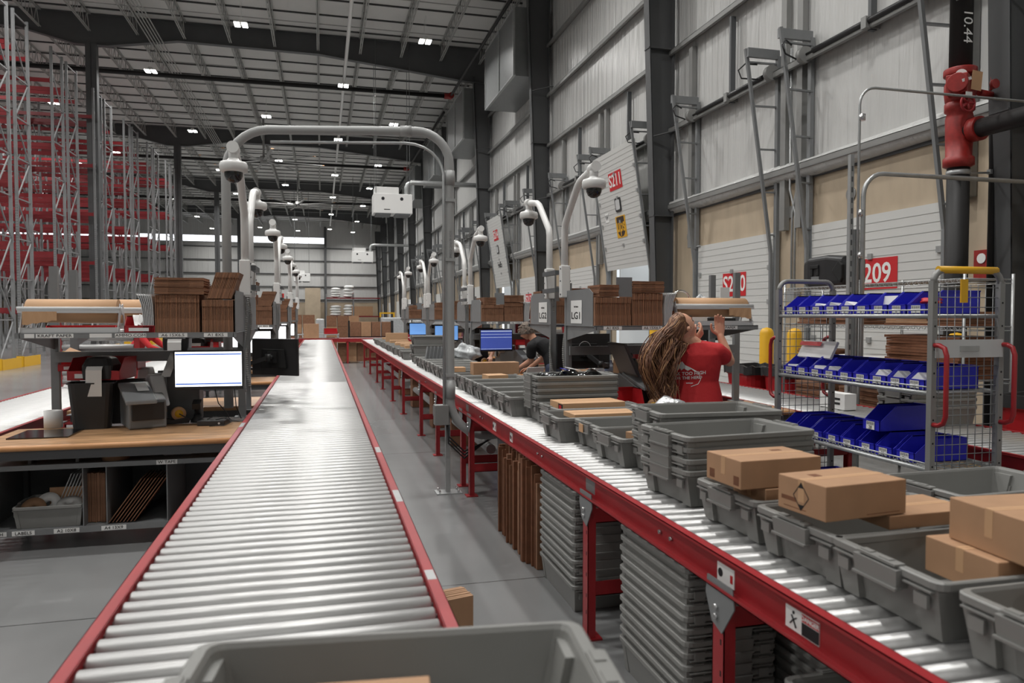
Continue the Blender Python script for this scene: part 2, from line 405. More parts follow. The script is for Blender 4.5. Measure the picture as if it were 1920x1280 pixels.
# ---------------------------------------------------------------- dock doors
def dock_door(yc, code, state):
    """sectional door: panels, sign, window, tracks"""
    H = 2.95; near = yc < 34
    lab = {'S209': 'closed white dock door with red sign reading S209, right of the black speaker',
           'S210': 'closed white dock door with red sign reading S210 beside the wall column',
           'S211': 'raised white dock door tilted inward, red S211 sign above a brown and gold shield square',
           'S212': 'closed white dock door between the raised door S211 and the next wall column',
           'S213': 'closed white dock door with red sign reading S213 behind the carton shelves',
           'S214': 'raised white dock door tilted inward, red S214 sign above grey courier lettering'}.get(code, 'closed white dock door, %s beyond the raised door S214' % (['first']+ORDN[1:])[doors.index((yc, code, state))-8] if yc > 33 else 'closed white dock door behind the viewer, %s one' % ('first' if yc < 0 else 'second'))
    t = thing('dock_door', lab, 'dock door', (WX, yc, 0), 0, None if code else 'far closed dock doors on the right wall')
    z0 = 0 if state == 0 else 2.72; tilt = 0 if state == 0 else math.radians(8.5)
    pn = MB(); pn.b2((-.05, -DW, 0), (0, DW, H)); p = part('door_panel', pn, 'door_white', t, loc=(-.02 if not state else -.1, 0, z0), rot=(0, -tilt, 0))
    if near:
        sm = MB()
        for k in range(1, 25): sm.b2((-.0535, -DW+.01, H*k/25-.004), (-.05, DW-.01, H*k/25+.004))
        part('panel_seam', sm, 'door_seam', p)
        hg = MB()
        for k in range(1, 5):
            for yy in (-DW+.1, 0, DW-.1): hg.b2((-.08, yy-.04, H*k/5-.04), (-.05, yy+.04, H*k/5+.04))
        part('hinge', hg, 'galv', p)
    if code:
        zs = 2.11 if state == 0 else 2.2; sw = .40 if code != 'S209' else .46
        ys = {'S209': -.05, 'S210': -.08}.get(code, 0)
        sg = MB(); sg.b2((-.058, ys-sw, zs-.22), (-.0536, ys+sw, zs+.22)); s_ = part('sign_panel', sg, 'sign_red', p, label='red sign with white code '+code)
        text(code, .42 if code != 'S209' else .38, 'white_paint', s_, (-.06, ys, zs), (PI/2, 0, -PI/2), bold=.006, sx=.95)
    if state:
        w = MB(); w.loops([[(-.052-.001*0, y, z) for (y, z, _) in rrect(.17, .17, .05, 0)], [(-.075, y, z) for (y, z, _) in rrect(.17, .17, .05, 0)]], cap1=True)
        wo = part('door_window', w, 'black_plastic', p, loc=(0, 0, 1.6))
        w = MB(); w.loops([[(-.07, y, z) for (y, z, _) in rrect(.125, .125, .04, 0)], [(-.079, y, z) for (y, z, _) in rrect(.125, .125, .04, 0)]], cap1=True)
        part('pane', w, 'grey_light', wo)
        if state == 1:
            w = MB(); w.b2((-.058, -.3, .78), (-.0536, .3, 1.32)); s_ = part('courier_square', w, 'sign_gold', p)
            w = MB(); pts = [(-.23, 1.3), (.23, 1.3), (.23, .98)]+[(.23*math.cos(a), .98-.18*math.sin(a)) for a in [PI*i/8 for i in range(1, 8)]]+[(-.23, .98)]
            w.prism(pts, -.0605, -.058, 'x'); part('shield', w, 'sign_brown', s_)
            text('ups', .46, 'sign_gold', s_, (-.0615, 0, 1.08), (PI/2, 0, -PI/2), sx=.8, bold=.01)
            w = MB(); w.b2((-.057, .72, 1.25), (-.0536, .95, 1.48)); s_ = part('wheel_notice', w, 'paper', p)
            text('W', .2, 'ink', s_, (-.058, .835, 1.365), (PI/2, 0, -PI/2), bold=.004)
        else:
            text('FedEx', .34, 'ink', p, (-.056, 0, .95), (PI/2, 0, -PI/2), bold=.004, sx=.85)
    # tracks: jamb post, slanted track and rungs on both sides
    if yc > 60: return
    tr = MB()
    for s in (-1, 1):
        y = s*(DW+.08)
        tr.b2((-.1, y-.04, 0), (-.03, y+.04, 5.9)); tr.bar((-.12, y-s*.05, 0.1), (-.14, y-s*.05, 2.6), .05); tr.bar((-.14, y-s*.05, 2.6), (-.66, y-s*.05, 6.0), .05)
        for k in range(5):
            z = 2.9+k*.72; tr.bar((-.06, y-s*.02, z), (-.14-.52*(z-2.6)/3.4, y-s*.05, z), .05, .025)
        tr.b2((-.66, y-.03, 5.85), (-.06, y+.03, 6.0))
    part('door_track', tr, 'steel_grey' if state == 0 else 'steel_grey', t)
    sp = MB(); zc = 5.62
    sp.cyl((-.2, -DW-.1, zc), (-.2, DW+.1, zc), .02, 8); sp.cyl((-.2, -DW+.15, zc), (-.2, DW-.15, zc), .045, 10)
    part('torsion_spring', sp, 'black_plastic', t)
    dr = MB()
    for s in (-1, 1): dr.cyl((-.2, s*(DW+.02), zc), (-.2, s*(DW+.12), zc), .13, 16)
    dr.b2((-.26, -.05, zc-.1), (-.02, .05, zc+.06))
    part('cable_drum', dr, 'girt_grey', t)
    if near:
        lo = MB()
        for s in (-1, 1):
            lo.tube([(-.45, s*(DW+.05), 5.75), (-.62, s*(DW-.05), 5.78), (-.72, s*(DW-.1), 5.68), (-.66, s*(DW-.1), 5.55), (-.4, s*(DW), 5.52)], .014, 6)
        part('pulley_cable', lo, 'black_plastic', t)
for d in doors: dock_door(*d)
# bright trailer interiors seen under raised doors
for yc in (17.35, 30.4):
    m = MB(); m.b2((WX+.2, yc-DW, 0), (WX+7.5, yc-DW+.04, 4)); m.b2((WX+.2, yc+DW-.04, 0), (WX+7.5, yc+DW, 4)); m.b2((WX+7.4, yc-DW, 0), (WX+7.5, yc+DW, 2.6))
    solo('trailer_body', m, 'white_paint', 'white open trailer interior beyond the raised dock door %s' % ('S211' if yc < 20 else 'S214'), 'trailer')
# round speakers / smoke discs on the plywood
for (y, z, w_) in ((14.35, 3.2, 'between the wall column and door S210'), (10.85, 3.25, 'above the right part of door S210'), (9.4, 3.32, 'above door S209'), (22.9, 3.25, 'left of door S212'), (19.4, 3.3, 'left of door S211')):
    m = MB(); m.cyl((WX-.02, y, z), (WX, y, z), .1, 20)
    solo('wall_disc', m, 'girt_grey', 'round grey cover plate on the plywood band, '+w_, 'wall plate', group='round cover plates on the plywood band')
# plenum boxes high on the right wall
for i, y in enumerate((26.6, 35.8, 44.9, 54.0)):
    m = MB(); m.b2((WX-1.25, y-2.2, 9.6), (WX-.02, y+2.2, 11.9)); 
    o = solo('ventilation_plenum', m, 'duct', 'large grey sheet metal ventilation box high on the right wall, %s' % ['nearest to the viewer', 'second from the viewer', 'third from the viewer', 'farthest of the row'][i], 'duct')
    m = MB()
    for z in (9.6, 11.86):
        m.b2((WX-1.29, y-2.24, z), (WX-1.2, y+2.24, z+.04))
    for yy in (y-2.2, y+2.2, y-.1): m.b2((WX-1.29, yy-.03, 9.6), (WX-1.22, yy+.03, 11.9))
    part('flange', m, 'galv', o)
# unit heaters with exhaust ducts to the wall
def heater(x, y, z, s, lab, duct=True):
    t = thing('unit_heater', lab, 'heater', (x, y, z))
    m = MB(); m.box((0, 0, 0), (1.62*s, 1.1, .82*s)); part('casing', m, 'white_paint', t, .02)
    m = MB(); m.box((-.25*s, 0, .55*s), (1.0*s, .9, .3*s)); part('burner_hood', m, 'white_paint', t, .01)
    m = MB()
    for dx in (-.4, .4): m.box((dx*s, -.05, -.44*s), (.62*s, 1.0, .07))
    part('outlet_grille', m, 'steel_dark', t)
    m = MB()
    for dx in (-.42, .36):
        m = MB(); m.cyl((dx*s, -.56, .2*s), (dx*s, -.55, .2*s), .07*s, 14); part('round_badge', m, 'ink', t)
    m = MB(); m.box((-.25*s, -.555, -.25*s), (.25*s, .01, .03)); part('nameplate', m, 'ink', t)
    m = MB()
    for dx in (-.7, .7):
        for dy in (-.5, .5): m.cyl((dx*s, dy, .4*s), (dx*s, dy, ROOF-z), .012, 5)
    part('hanger_rod', m, 'steel_grey', t)
    if duct:
        m = MB(); m.tube([(.62*s, 0, .4*s), (.62*s, 0, .75*s), (.68*s, 0, .9*s), (.85*s, 0, 1.0*s), (WX-x-.02, 0, 1.0*s)], .11, 12); part('exhaust_duct', m, 'galv', t)
heater(3.1, 33.6, 6.45, 1.05, 'nearer white unit heater hanging with a duct to the right wall')
heater(3.5, 66, 6.6, 1.1, 'smaller-looking white unit heater far down the hall before the back wall')
heater(-1.8, 75, 5.2, .95, 'small white unit heater left of the far column by the camera poles', False)
# long conduits and sprinkler mains under the roof
m = MB(); m.cyl((1.1, -5, 12.45), (1.1, 90, 12.1), .07, 12); solo('ceiling_pipe', m, 'pipe_white', 'long pale pipe running down the hall under the joists', 'pipe')
for k, y in enumerate((27.3, 45.5, 63.7)):
    m = MB(); m.cyl((LX+.3, y+8.3, 12.05), (WX-1.5, y+8.3, 12.05), .1, 12); m.cyl((WX-1.5, y+8.3, 12.05), (WX-1.5, y-8, 11.8), .06, 10)
    o = solo('sprinkler_main', m, 'black_pipe', 'black sprinkler main crossing under the roof, %s from the viewer' % ('nearest', 'second', 'third')[k], 'pipe')
    m = MB(); m.tube([(WX-1.8, y+8.3, 12.05), (WX-1.5, y+8.3, 12.05), (WX-1.5, y+8.0, 12.03)], .14, 12); part('coupling', m, 'valve_red', o)
# ceiling fans
for (x, y) in ((-3.2, 46), (-1.8, 63.5)):
    t = thing('ceiling_fan', 'large grey ceiling fan with long thin blades, %s' % ('seen just below the grey arch' if y < 50 else 'farther down the hall'), 'ceiling fan', (x, y, 10.6))
    m = MB(); m.cyl((0, 0, 0), (0, 0, 2.4), .06, 8); m.cyl((0, 0, -.2), (0, 0, .25), .2, 12); part('motor', m, 'girt_grey', t)
    for k in range(8):
        a = k*PI/4+.2; m = MB(); m.bar((.2*math.cos(a), .2*math.sin(a), 0), (3.4*math.cos(a), 3.4*math.sin(a), 0), .17, .03); b = part('blade', m, 'girt_grey', t)
        m = MB(); m.bar((3.4*math.cos(a), 3.4*math.sin(a), 0), (3.5*math.cos(a), 3.5*math.sin(a), 0), .17, .035); part('blade_tip', m, 'card', b)
# red cables / bus ways hanging
m = MB()
for k in range(5): m.cyl((-6.6+k*.12, 10, 12.6), (-6.6+k*.12, 92, 12.5), .025, 5)
solo('cable_run', m, 'joist_grey', 'thin bundle of long cables running down the hall beside the left column line', 'cable')
# ---------------------------------------------------------------- roller conveyors
def conveyor(name_label, x0, y0, y1, ztop, leg_ys, lab, width=.855, rail_h=.115, pitch=.0762, fine=True, legs=True):
    """x0 = outer left edge; rails are red channels, rollers lie across"""
    t = thing('roller_conveyor', lab, 'conveyor', (x0, y0, 0))
    L = y1-y0; fl = .032
    for s, xr in ((-1, 0), (1, width)):
        m = MB(); xw = xr+(fl if s < 0 else -fl)
        m.b2((xw-.0015, 0, ztop-rail_h), (xw+.0015, L, ztop))
        m.b2((xr, 0, ztop-.003), (xw, L, ztop)); m.b2((xr, 0, ztop-rail_h), (xw, L, ztop-rail_h+.003))
        m.b2((xr, 0, ztop-.012), (xr+(.002 if s < 0 else -.002), L, ztop))
        m.b2((xr, 0, ztop-rail_h), (xr+(.002 if s < 0 else -.002), L, ztop-rail_h+.012))
        rail = part('side_rail', m, 'red_paint', t)
        if fine:
            k = 1
            y = .35
            while y < min(L, 9):
                m = MB(); m.cyl((xw+s*.0, y, ztop-rail_h*.55), (xw+s*.012, y, ztop-rail_h*.55), .008, 8); part('bolt', m, 'bolt', rail); y += 1.52 if k % 2 else .09; k += 1
    rl = MB(); hl = width/2-fl-.007
    rl.tube([(-hl, 0, 0), (-hl+.004, 0, 0), (hl-.004, 0, 0), (hl, 0, 0)], [.0195, .024, .024, .0195], 18)
    rl.cyl((-hl-.008, 0, 0), (hl+.008, 0, 0), .006, 6)
    rm = rl.mesh('roller', 'roller'); n = int(L/pitch)
    for k in range(min(n, 100)): link('roller', rm, t, (width/2, pitch*(k+.5), ztop-.0265+.002))
    if n > 100:
        m = MB()
        for k in range(100, n):
            y = pitch*(k+.5); z = ztop-.0245
            m.tube([(width/2-hl, y, z), (width/2+hl, y, z)], .024, 8)
        o = part('roller', m, 'roller', t); o['kind'] = 'stuff'
    for y in leg_ys:
        yy = y-y0
        for xr, s in ((.03, 1), (width-.03, -1)):
            m = MB(); m.b2((xr-.02, yy-.035, 0), (xr+.02, yy-.031, ztop-rail_h-.01)); m.b2((xr-.02, yy+.031, 0), (xr+.02, yy+.035, ztop-rail_h-.01))
            m.b2((xr-.02, yy-.035, 0), (xr-.017, yy+.035, ztop-rail_h-.01)) if s > 0 else m.b2((xr+.017, yy-.035, 0), (xr+.02, yy+.035, ztop-rail_h-.01))
            m.b2((xr-.05, yy-.05, 0), (xr+.05, yy+.05, .008))
            m.cur = 1
            for z in (.12, .2, .3, .4, .5, .56): m.b2((xr-s*.0205, yy-.02, z), (xr-s*.0195, yy-.012, z+.018))
            lg = part('leg', m, ['red_paint', 'black_matte'], t)
            if fine and y < 12:
                m = MB(); pts = [(yy-.09, ztop-rail_h+.03), (yy+.06, ztop-rail_h+.03), (yy+.07, ztop-rail_h-.03), (yy+.03, ztop-rail_h-.11), (yy-.03, ztop-rail_h-.13), (yy-.1, ztop-rail_h-.03)]
                m.prism(pts, xr-s*.026, xr-s*.022, 'x'); g = part('gusset_plate', m, 'steel_grey', lg)
                for dz in (.055, .085):
                    m = MB(); m.cyl((xr-s*.038, yy, ztop-rail_h-dz), (xr-s*.02, yy, ztop-rail_h-dz), .009, 8); part('bolt', m, 'bolt', lg)
        for z in (.24, ztop-.2):
            m = MB(); m.b2((.03, yy-.028, z-.035), (width-.03, yy+.028, z-.03)); m.b2((.03, yy-.028, z-.035), (width-.03, yy-.024, z+.035)); part('cross_member', m, 'red_paint', t)
    return t
ZC = .787
main = conveyor('a', -.5424, .9, 23.4, ZC, [1.3, 4.2, 7.2, 10.3, 13.3, 16.4, 19.4, 22.4], 'long roller conveyor in the centre foreground with worn red side rails')
right = conveyor('b', 1.190, .55, 23.4, ZC, [2.06, 3.27, 6.12, 6.5, 8.0, 9.38, 11.5, 13.3, 15.5, 17.1, 19.6, 22.3], 'long red-railed roller conveyor carrying a line of grey totes, right of the aisle')
conveyor('c', -3.07, 2.0, 26, .692, [4, 7, 10, 13, 16, 19], 'low roller conveyor behind the left packing benches', fine=False)
conveyor('d', 4.03, 1.5, 24, .692, [3, 6, 9, 12, 15, 18], 'low roller conveyor behind the right packing benches, passing behind the wire cart', fine=False)
# worn paint patches on the near rails
for (x0_, y_, l_) in ((.283, 4.05, .16), (.284, 2.95, .2), (.283, 2.05, .08), (-.541, 5.2, .2)):
    m = MB(); m.b2((x0_, y_, ZC), (x0_+.026, y_+l_, ZC+.0004)); o = part('worn_patch', m, 'galv', main, loc=(.5424, -.9, 0))
# rail splices and stickers on the right conveyor
m = MB(); m.b2((1.2205, 3.2, ZC-.09), (1.2235, 3.32, ZC-.005)); part('splice_plate', m, 'galv', right, loc=(-1.19, -.55, 0))
m = MB(); m.b2((1.2205, 6.24, ZC-.09), (1.2235, 6.36, ZC-.005)); part('splice_plate', m, 'galv', right, loc=(-1.19, -.55, 0))
def rail_sticker(y0, y1, kind):
    m = MB(); m.b2((1.2180, y0, ZC-.1), (1.2204, y1, ZC-.04)); o = part('rail_sticker', m, 'paper', right, loc=(-1.19, -.55, 0))
    cy = (y0+y1)/2
    if kind == 'danger':
        m = MB(); m.b2((1.2172, y0, ZC-.062), (1.218, cy+.0, ZC-.042)); s_ = part('danger_band', m, 'sign_red', o)
        text('DANGER', .018, 'white_paint', s_, (1.2168, (y0+cy)/2, ZC-.052), (PI/2, 0, -PI/2), bold=.0004)
        m = MB(); m.b2((1.2172, y0, ZC-.098), (1.218, cy+.0, ZC-.064)); part('notice_block', m, 'ink', o)
        m = MB(); yq = (cy+y1)/2; m.tube([(1.217, yq-.012, ZC-.09), (1.217, yq, ZC-.07), (1.217, yq+.008, ZC-.06)], .0022, 5); m.tube([(1.217, yq+.014, ZC-.085), (1.217, yq, ZC-.07), (1.217, yq-.014, ZC-.062)], .0018, 5); m.cyl((1.2168, yq, ZC-.052), (1.2178, yq, ZC-.052), .005, 8)
        part('falling_figure', m, 'ink', o)
    else:
        m = MB(); m.cyl((1.2170, y1-.02, ZC-.07), (1.218, y1-.02, ZC-.07), .014, 12); part('round_mark', m, 'ink', o)
        m = MB(); m.b2((1.2170, y0+.008, ZC-.085), (1.218, y0+.022, ZC-.06)); part('square_mark', m, 'sign_red', o)
rail_sticker(1.60, 1.74, 'danger'); rail_sticker(2.0, 2.10, 'maker'); rail_sticker(5.2, 5.3, 'maker'); rail_sticker(4.72, 4.79, 'maker')
# white drain pipe under the right conveyor
m = MB(); m.cyl((1.5, 6.6, .3), (1.5, 19.8, .3), .045, 12); solo('floor_level_pipe', m, 'pvc', 'grey pipe running low beneath the right conveyor through its red legs', 'pipe')
for k, y in enumerate((9.0, 13.0)):
    m = MB(); m.box((1.5, y, .33), (.3, .5, .12)); solo('junction_trough', m, 'galv', 'grey metal box on the pipe beneath the right conveyor, %s' % ('nearer' if k == 0 else 'farther'), 'box')
# cross conveyor closing the aisle at the far end
t = thing('cross_conveyor', 'red-railed conveyor crossing the far end of the aisle in front of stacked cartons', 'conveyor', (0, 24.1, 0))
m = MB(); m.b2((-4, 0, .68), (6.5, .03, .8)); part('side_rail', m, 'red_paint', t)
m = MB(); m.b2((-4, .85, .68), (6.5, .88, .8)); part('side_rail', m, 'red_paint', t)
m = MB(); m.b2((-4, .03, .76), (6.5, .85, .79)); part('roller_bed', m, 'roller', t)
for x in (-3.5, -.9, .8, 2.4, 4, 6):
    m = MB(); m.b2((x-.03, 0, 0), (x+.03, .06, .7)); m.b2((x-.03, .8, 0), (x+.03, .86, .7)); m.b2((x-.03, .06, .25), (x+.03, .8, .3)); part('leg', m, 'red_paint', t)

# ---------------------------------------------------------------- totes
def tote_mesh():
    m = MB(); hx, hy = .305, .19; H = .145
    L = [rrect(.250, .158, .02, .004), rrect(.254, .162, .02, 0), rrect(.280, .176, .022, .122), rrect(.281, .177, .022, .124), rrect(hx-.003, hy-.003, .026, .124), rrect(hx, hy, .028, .127), rrect(hx, hy, .028, .142), rrect(hx-.004, hy-.004, .026, H), rrect(.284, .178, .022, H), rrect(.279, .174, .02, .137), rrect(.251, .159, .02, .006)]
    m.loops([[Vector(v) for v in l] for l in L], cap0=False, cap1=True)
    m.add([Vector(v) for v in L[0]], [tuple(range(len(L[0])))])
    def frust(x0, x1, y0, y1, z0, z1, tx=0, ty=0):
        e = tx*(1 if x1 > 0 else -1)
        m.add([(x0-e, y0+ty, z0), (x1-e, y0+ty, z0), (x1-e, y1-ty, z0), (x0-e, y1-ty, z0), (x0, y0, z1), (x1, y0, z1), (x1, y1, z1), (x0, y1, z1)],
              [(0, 3, 2, 1), (4, 5, 6, 7), (0, 1, 5, 4), (1, 2, 6, 5), (2, 3, 7, 6), (3, 0, 4, 7)])
    for s in (-1, 1):
        for a, b in ((-.176, -.098), (.098, .176)):
            frust(s*.262, s*.296, a, b, .002, .124, .024, .010)
        frust(s*.285, s*.320, -.075, .075, .092, .138, .004, .004)
        m.box((s*.300, 0, .146), (.030, .13, .006)); m.box((s*.299, -.02, .1485), (.018, .035, .006)); m.box((s*.299, .045, .1485), (.018, .035, .006))
        m.box((s*.312, 0, .092), (.022, .15, .006))
        for y in (-.125, .125):
            m.box((s*.302, y, .118), (.014, .085, .004)); m.box((s*.3, y*1.06, .09), (.008, .04, .03))
    return m.mesh('grey_tote', 'tote_grey')
TM = tote_mesh()
NEST = .044
SL = MB()
for s in (-1, 1):
    SL.b2((s*.3185, -.03, .155), (s*.3195, .03, .162))
def tote(x, y, z, rz=0, label='', group=None):
    o = link('grey_tote', TM, None, (x, y, z), (0, 0, rz)); return tag(o, label, 'tote', group)
def nest(x, y, z, n, rz=0, label='', group=None, steps=None):
    zz = z; r = []
    for k in range(n):
        l = label+', '+('topmost' if k == n-1 else (['x', 'second', 'third']+ORDN[3:])[n-1-k]+' from top')
        r.append(tote(x+(k % 3-1)*.002, y+((k*7) % 5-2)*.0015, zz, rz, l, group)); zz += (steps[k] if steps else NEST)
    return zz-NEST
ZT = ZC+.0015
# single totes on the right conveyor from the viewer outward
def ry(y0, y1): return (y0+y1)/2
tote(1.635, 1.115, ZT, .0, 'grey tote at the lower right corner of the photo with a carton edge in it')
tote(1.63, 1.515, ZT, -.02, 'grey tote holding the large carton at the right edge, nearest full tote on the conveyor')
tote(1.63, 1.876, ZT, .03, 'grey tote under the carton printed with a black diamond')
tote(1.635, 2.27, ZT, .02, 'grey tote holding the sealed carton just behind the diamond carton')
nest(1.635, 2.76, ZT, 4, .08, 'empty grey tote nested in the tall front stack on the conveyor', 'totes nested in the tall front stack')
nest(1.765, 3.16, ZT, 3, .02, 'empty grey tote nested behind the tall front stack', 'totes nested behind the front stack')
tote(1.755, 3.16, ZT+3*NEST+.03, -.05, 'grey tote holding rows of small packs, on top behind the tall front stack')
tote(1.69, 3.50, ZT, .03, 'grey tote with a taped flat carton, just left of the tall front stack')
tote(1.72, 3.87, ZT, .02, 'grey tote with a torn label on its handle, beside the bubble wrap')
tote(1.62, 4.25, ZT, -.01, 'grey tote holding a thin light carton, in front of the stack of bagged goods')
tote(1.74, 4.66, ZT, .02, 'grey tote holding the long flat carton with a red and black end')
nest(1.735, 5.06, ZT, 5, .0, 'grey tote nested under the black bagged goods', 'totes nested under the black bagged goods', )
bagz = ZT+4*NEST
m = MB(); m.box((0, 0, 0), (.004, .06, .045)); solo('torn_label', m, 'kraft', 'torn brown label on the handle of the tote beside the bubble wrap', 'label', (1.72-.3235, 3.88, ZT+.115))
for i, (y, l) in enumerate(((5.40, 'grey tote holding the slanted small carton with printed text'), (5.80, 'empty grey tote second in the overlapping row left of the bagged goods'), (6.19, 'empty grey tote third in the overlapping row left of the bagged goods'), (6.58, 'empty grey tote fourth in the overlapping row left of the bagged goods'), (6.97, 'grey tote with a thin carton and papers, last of the overlapping row'))):
    tote(1.62-.0*i, y, ZT, .0, l)
tote(1.62, 7.42, ZT, .02, 'grey tote under the wide brown carton behind the arch pole')
tote(1.62, 8.1, ZT, .02, 'grey tote just behind the arch pole on the conveyor')
tote(1.62, 8.6, ZT, 0, 'grey tote before the row of overlapping middle totes')
for i, y in enumerate((9.0, 9.4, 9.82, 10.25, 10.68)):
    tote(1.62+.01*(i % 2), y, ZT, .01*(i % 3), 'grey tote in the middle row before the bagged grey goods, %s from the viewer' % ('first', 'second', 'third', 'fourth', 'fifth')[i])
nest(1.66, 11.6, ZT, 3, .0, 'empty grey tote in the tall far stack on the conveyor', 'totes in the tall far stack', [.14, .14, .1])
for i, y in enumerate((12.6, 13.5, 14.2, 15.0, 15.6, 16.3, 17.0, 17.8, 18.7, 19.6)):
    tote(1.60+.02*(i % 2), y, ZT, .01*(i % 3), 'small-looking grey tote in the far part of the line, %s counted from the near side' % (['first']+ORDN[1:])[i], 'totes in the far part of the conveyor line')
# big blurred tote in front, nested on another
nest(.091, 1.005, ZC+.001, 2, -.11, 'large blurred grey tote at the bottom edge of the photo', None, [.087, .05])
# under-conveyor stacks, rims toward the aisle
for i, (x, y, n) in enumerate(((1.42, 3.84, 12), (1.43, 2.66, 12), (1.45, 1.52, 9))):
    nest(x, y, .001, n, PI/2, 'grey tote nested in the %s stack under the right conveyor' % ('farther', 'middle', 'nearest')[i], 'totes in the %s stack under the right conveyor' % ('farther', 'middle', 'nearest')[i])
for i, (x, y, n) in enumerate(((1.83, 3.3, 11), (1.86, 2.45, 10))):
    nest(x, y, .001, n, 0 if i == 0 else PI/2, 'grey tote in the shadowed stack behind the %s' % ('splice leg' if i == 0 else 'near red leg'), 'totes in the inner stack behind the %s' % ('splice leg' if i == 0 else 'near red leg'))
# stacks right of the conveyor and on the back conveyor
nest(2.47, 2.30, .001, 18, .03, 'grey tote in the stack right of the conveyor, before the wire cart', 'totes in the nested stack right of the conveyor')
nest(4.55, 4.75, .695, 4, .0, 'grey tote on the back conveyor, seen through the wire cart', 'totes on the back conveyor seen through the cart', [.06, .06, .07, .1])

# ---------------------------------------------------------------- cartons
def carton(x, y, z, sx, sy, sz, rz, lab, tape='x', mark=None, group=None, matn='card'):
    t = thing('carton', lab, 'carton', (x, y, z), rz, group)
    m = MB(); m.b2((-sx/2, -sy/2, 0), (sx/2, sy/2, sz)); b = part('carton_body', m, matn, t, .0025)
    m = MB()
    if tape == 'x':
        m.b2((-sx/2-.0004, -.012, sz), (sx/2+.0004, .012, sz+.0005)); m.b2((-sx/2-.0006, -.012, sz*.35), (-sx/2, .012, sz))
    else:
        m.b2((-.012, -sy/2-.0004, sz), (.012, sy/2+.0004, sz+.0005)); m.b2((-.012, -sy/2-.0006, sz*.35), (.012, -sy/2, sz))
    part('tape', m, 'kraft', t)
    m = MB(); m.b2((-sx/2+.003, -.0006, sz), (sx/2-.003, .0006, sz+.0007)) if tape == 'x' else m.b2((-.0006, -sy/2+.003, sz), (.0006, sy/2-.003, sz+.0007))
    part('flap_seam', m, 'card_dark', t)
    if mark:
        for (nm, a, b_, c_, d_, face) in mark:
            m = MB()
            if face == 'l': m.b2((-sx/2-.0005, a, b_), (-sx/2, c_, d_))
            elif face == 'f': m.b2((a, -sy/2-.0005, b_), (c_, -sy/2, d_))
            else: m.b2((a, b_, sz), (c_, d_, sz+.0006))
            part(nm, m, 'card_dark', t)
    return t
c = carton(1.46, 1.83, .965, .29, .19, .098, .10, 'sealed brown carton printed with a black diamond, in the second tote', 'x',
           [('print_line', -.02, .012, .07, .014, 'l'), ('print_line', .02, .03, .08, .042, 'l'), ('print_line', .0, .008, .12, .01, 'f'), ('print_mark', -.08, .02, -.05, .05, 't')])
m = MB()
cy, cz, a, b = .0, .05, .032, .041
ring = [(cy, cz+b), (cy-a, cz), (cy, cz-b), (cy+a, cz)]; inn = [(cy, cz+b*.9), (cy-a*.9, cz), (cy, cz-b*.9), (cy+a*.9, cz)]
for k in range(4):
    p, q = ring[k], ring[(k+1) % 4]; r_, s_ = inn[(k+1) % 4], inn[k]; m.prism([p, q, r_, s_], -.1458, -.1452, 'x')
for sg in (1, -1): m.prism([(cy, cz+sg*b), (cy-a*.42, cz+sg*b*.58), (cy+a*.42, cz+sg*b*.58)], -.1458, -.1452, 'x')
part('diamond_mark', m, 'ink', c)
carton(1.70, 1.84, .922, .30, .19, .04, .02, 'flat brown carton lying under the diamond carton')
carton(1.45, 2.21, .968, .31, .20, .093, .05, 'sealed brown carton on top of the third tote, behind the diamond carton', 'x', [('print_block', .05, .01, .08, .04, 'l'), ('print_block', -.09, .01, -.06, .04, 'l'), ('print_line', .0, .008, .1, .012, 'f'), ('print_mark', .06, .03, .1, .05, 't')])
carton(1.54, 2.20, .905, .30, .19, .06, .02, 'flat brown carton beneath the sealed carton in the third tote')
carton(1.70, 1.40, .962, .32, .25, .105, -.08, 'large brown carton with tan tape at the right edge of the photo')
carton(1.63, 1.46, .87, .24, .22, .09, -.03, 'brown carton under the large one at the right edge')
carton(1.60, 1.10, .83, .22, .2, .14, 0, 'brown carton corner cut by the lower right edge of the photo')
carton(.0, .93, .93, .27, .3, .072, -.10, 'light brown carton with a white label in the big front tote')
m = MB(); m.b2((-.02, .86, 1.0025), (.07, .94, 1.0035)); solo('shipping_label', m, 'paper', 'white label lying on the carton in the front tote', 'label')
carton(1.70, 3.50, .895, .3, .22, .035, .4, 'flat carton with tape in the tote left of the tall front stack')
carton(1.66, 4.25, .91, .42, .2, .03, .02, 'thin light carton in the tote before the bagged goods', matn='kraft')
c = carton(1.72, 4.66, .90, .44, .25, .06, .03, 'long flat carton with a red and black printed end', 'x', matn='kraft')
m = MB(); m.b2((-.2206, -.1256, .002), (-.2199, -.04, .053)); part('black_end_panel', m, 'ink', c)
m = MB(); m.b2((-.2212, -.1, .01), (-.2206, -.055, .045)); part('red_end_panel', m, 'sign_red', c)
c = thing('carton', 'small slanted carton with printed text, leaning in a tote left of the bagged goods', 'carton', (1.76, 5.40, .855), 0); c.rotation_euler = (.35, .12, .1)
m = MB(); m.b2((-.13, -.08, 0), (.13, .08, .1)); part('carton_body', m, 'card', c, .003)
m = MB()
for k in range(4): m.b2((-.1, -.0806, .03+.013*k), (.06-.03*(k % 2), -.08, .035+.013*k))
part('print_line', m, 'ink', c)
carton(1.72, 7.40, .925, .48, .16, .125, .02, 'wide brown carton bundle on the tote just right of the arch pole', matn='card')
carton(1.62, 6.95, .91, .2, .2, .05, .1, 'small thin carton in the last tote of the overlapping row', matn='kraft')
carton(1.42, 7.9, .92, .16, .14, .05, 0, 'small carton half hidden behind the arch pole', matn='kraft')
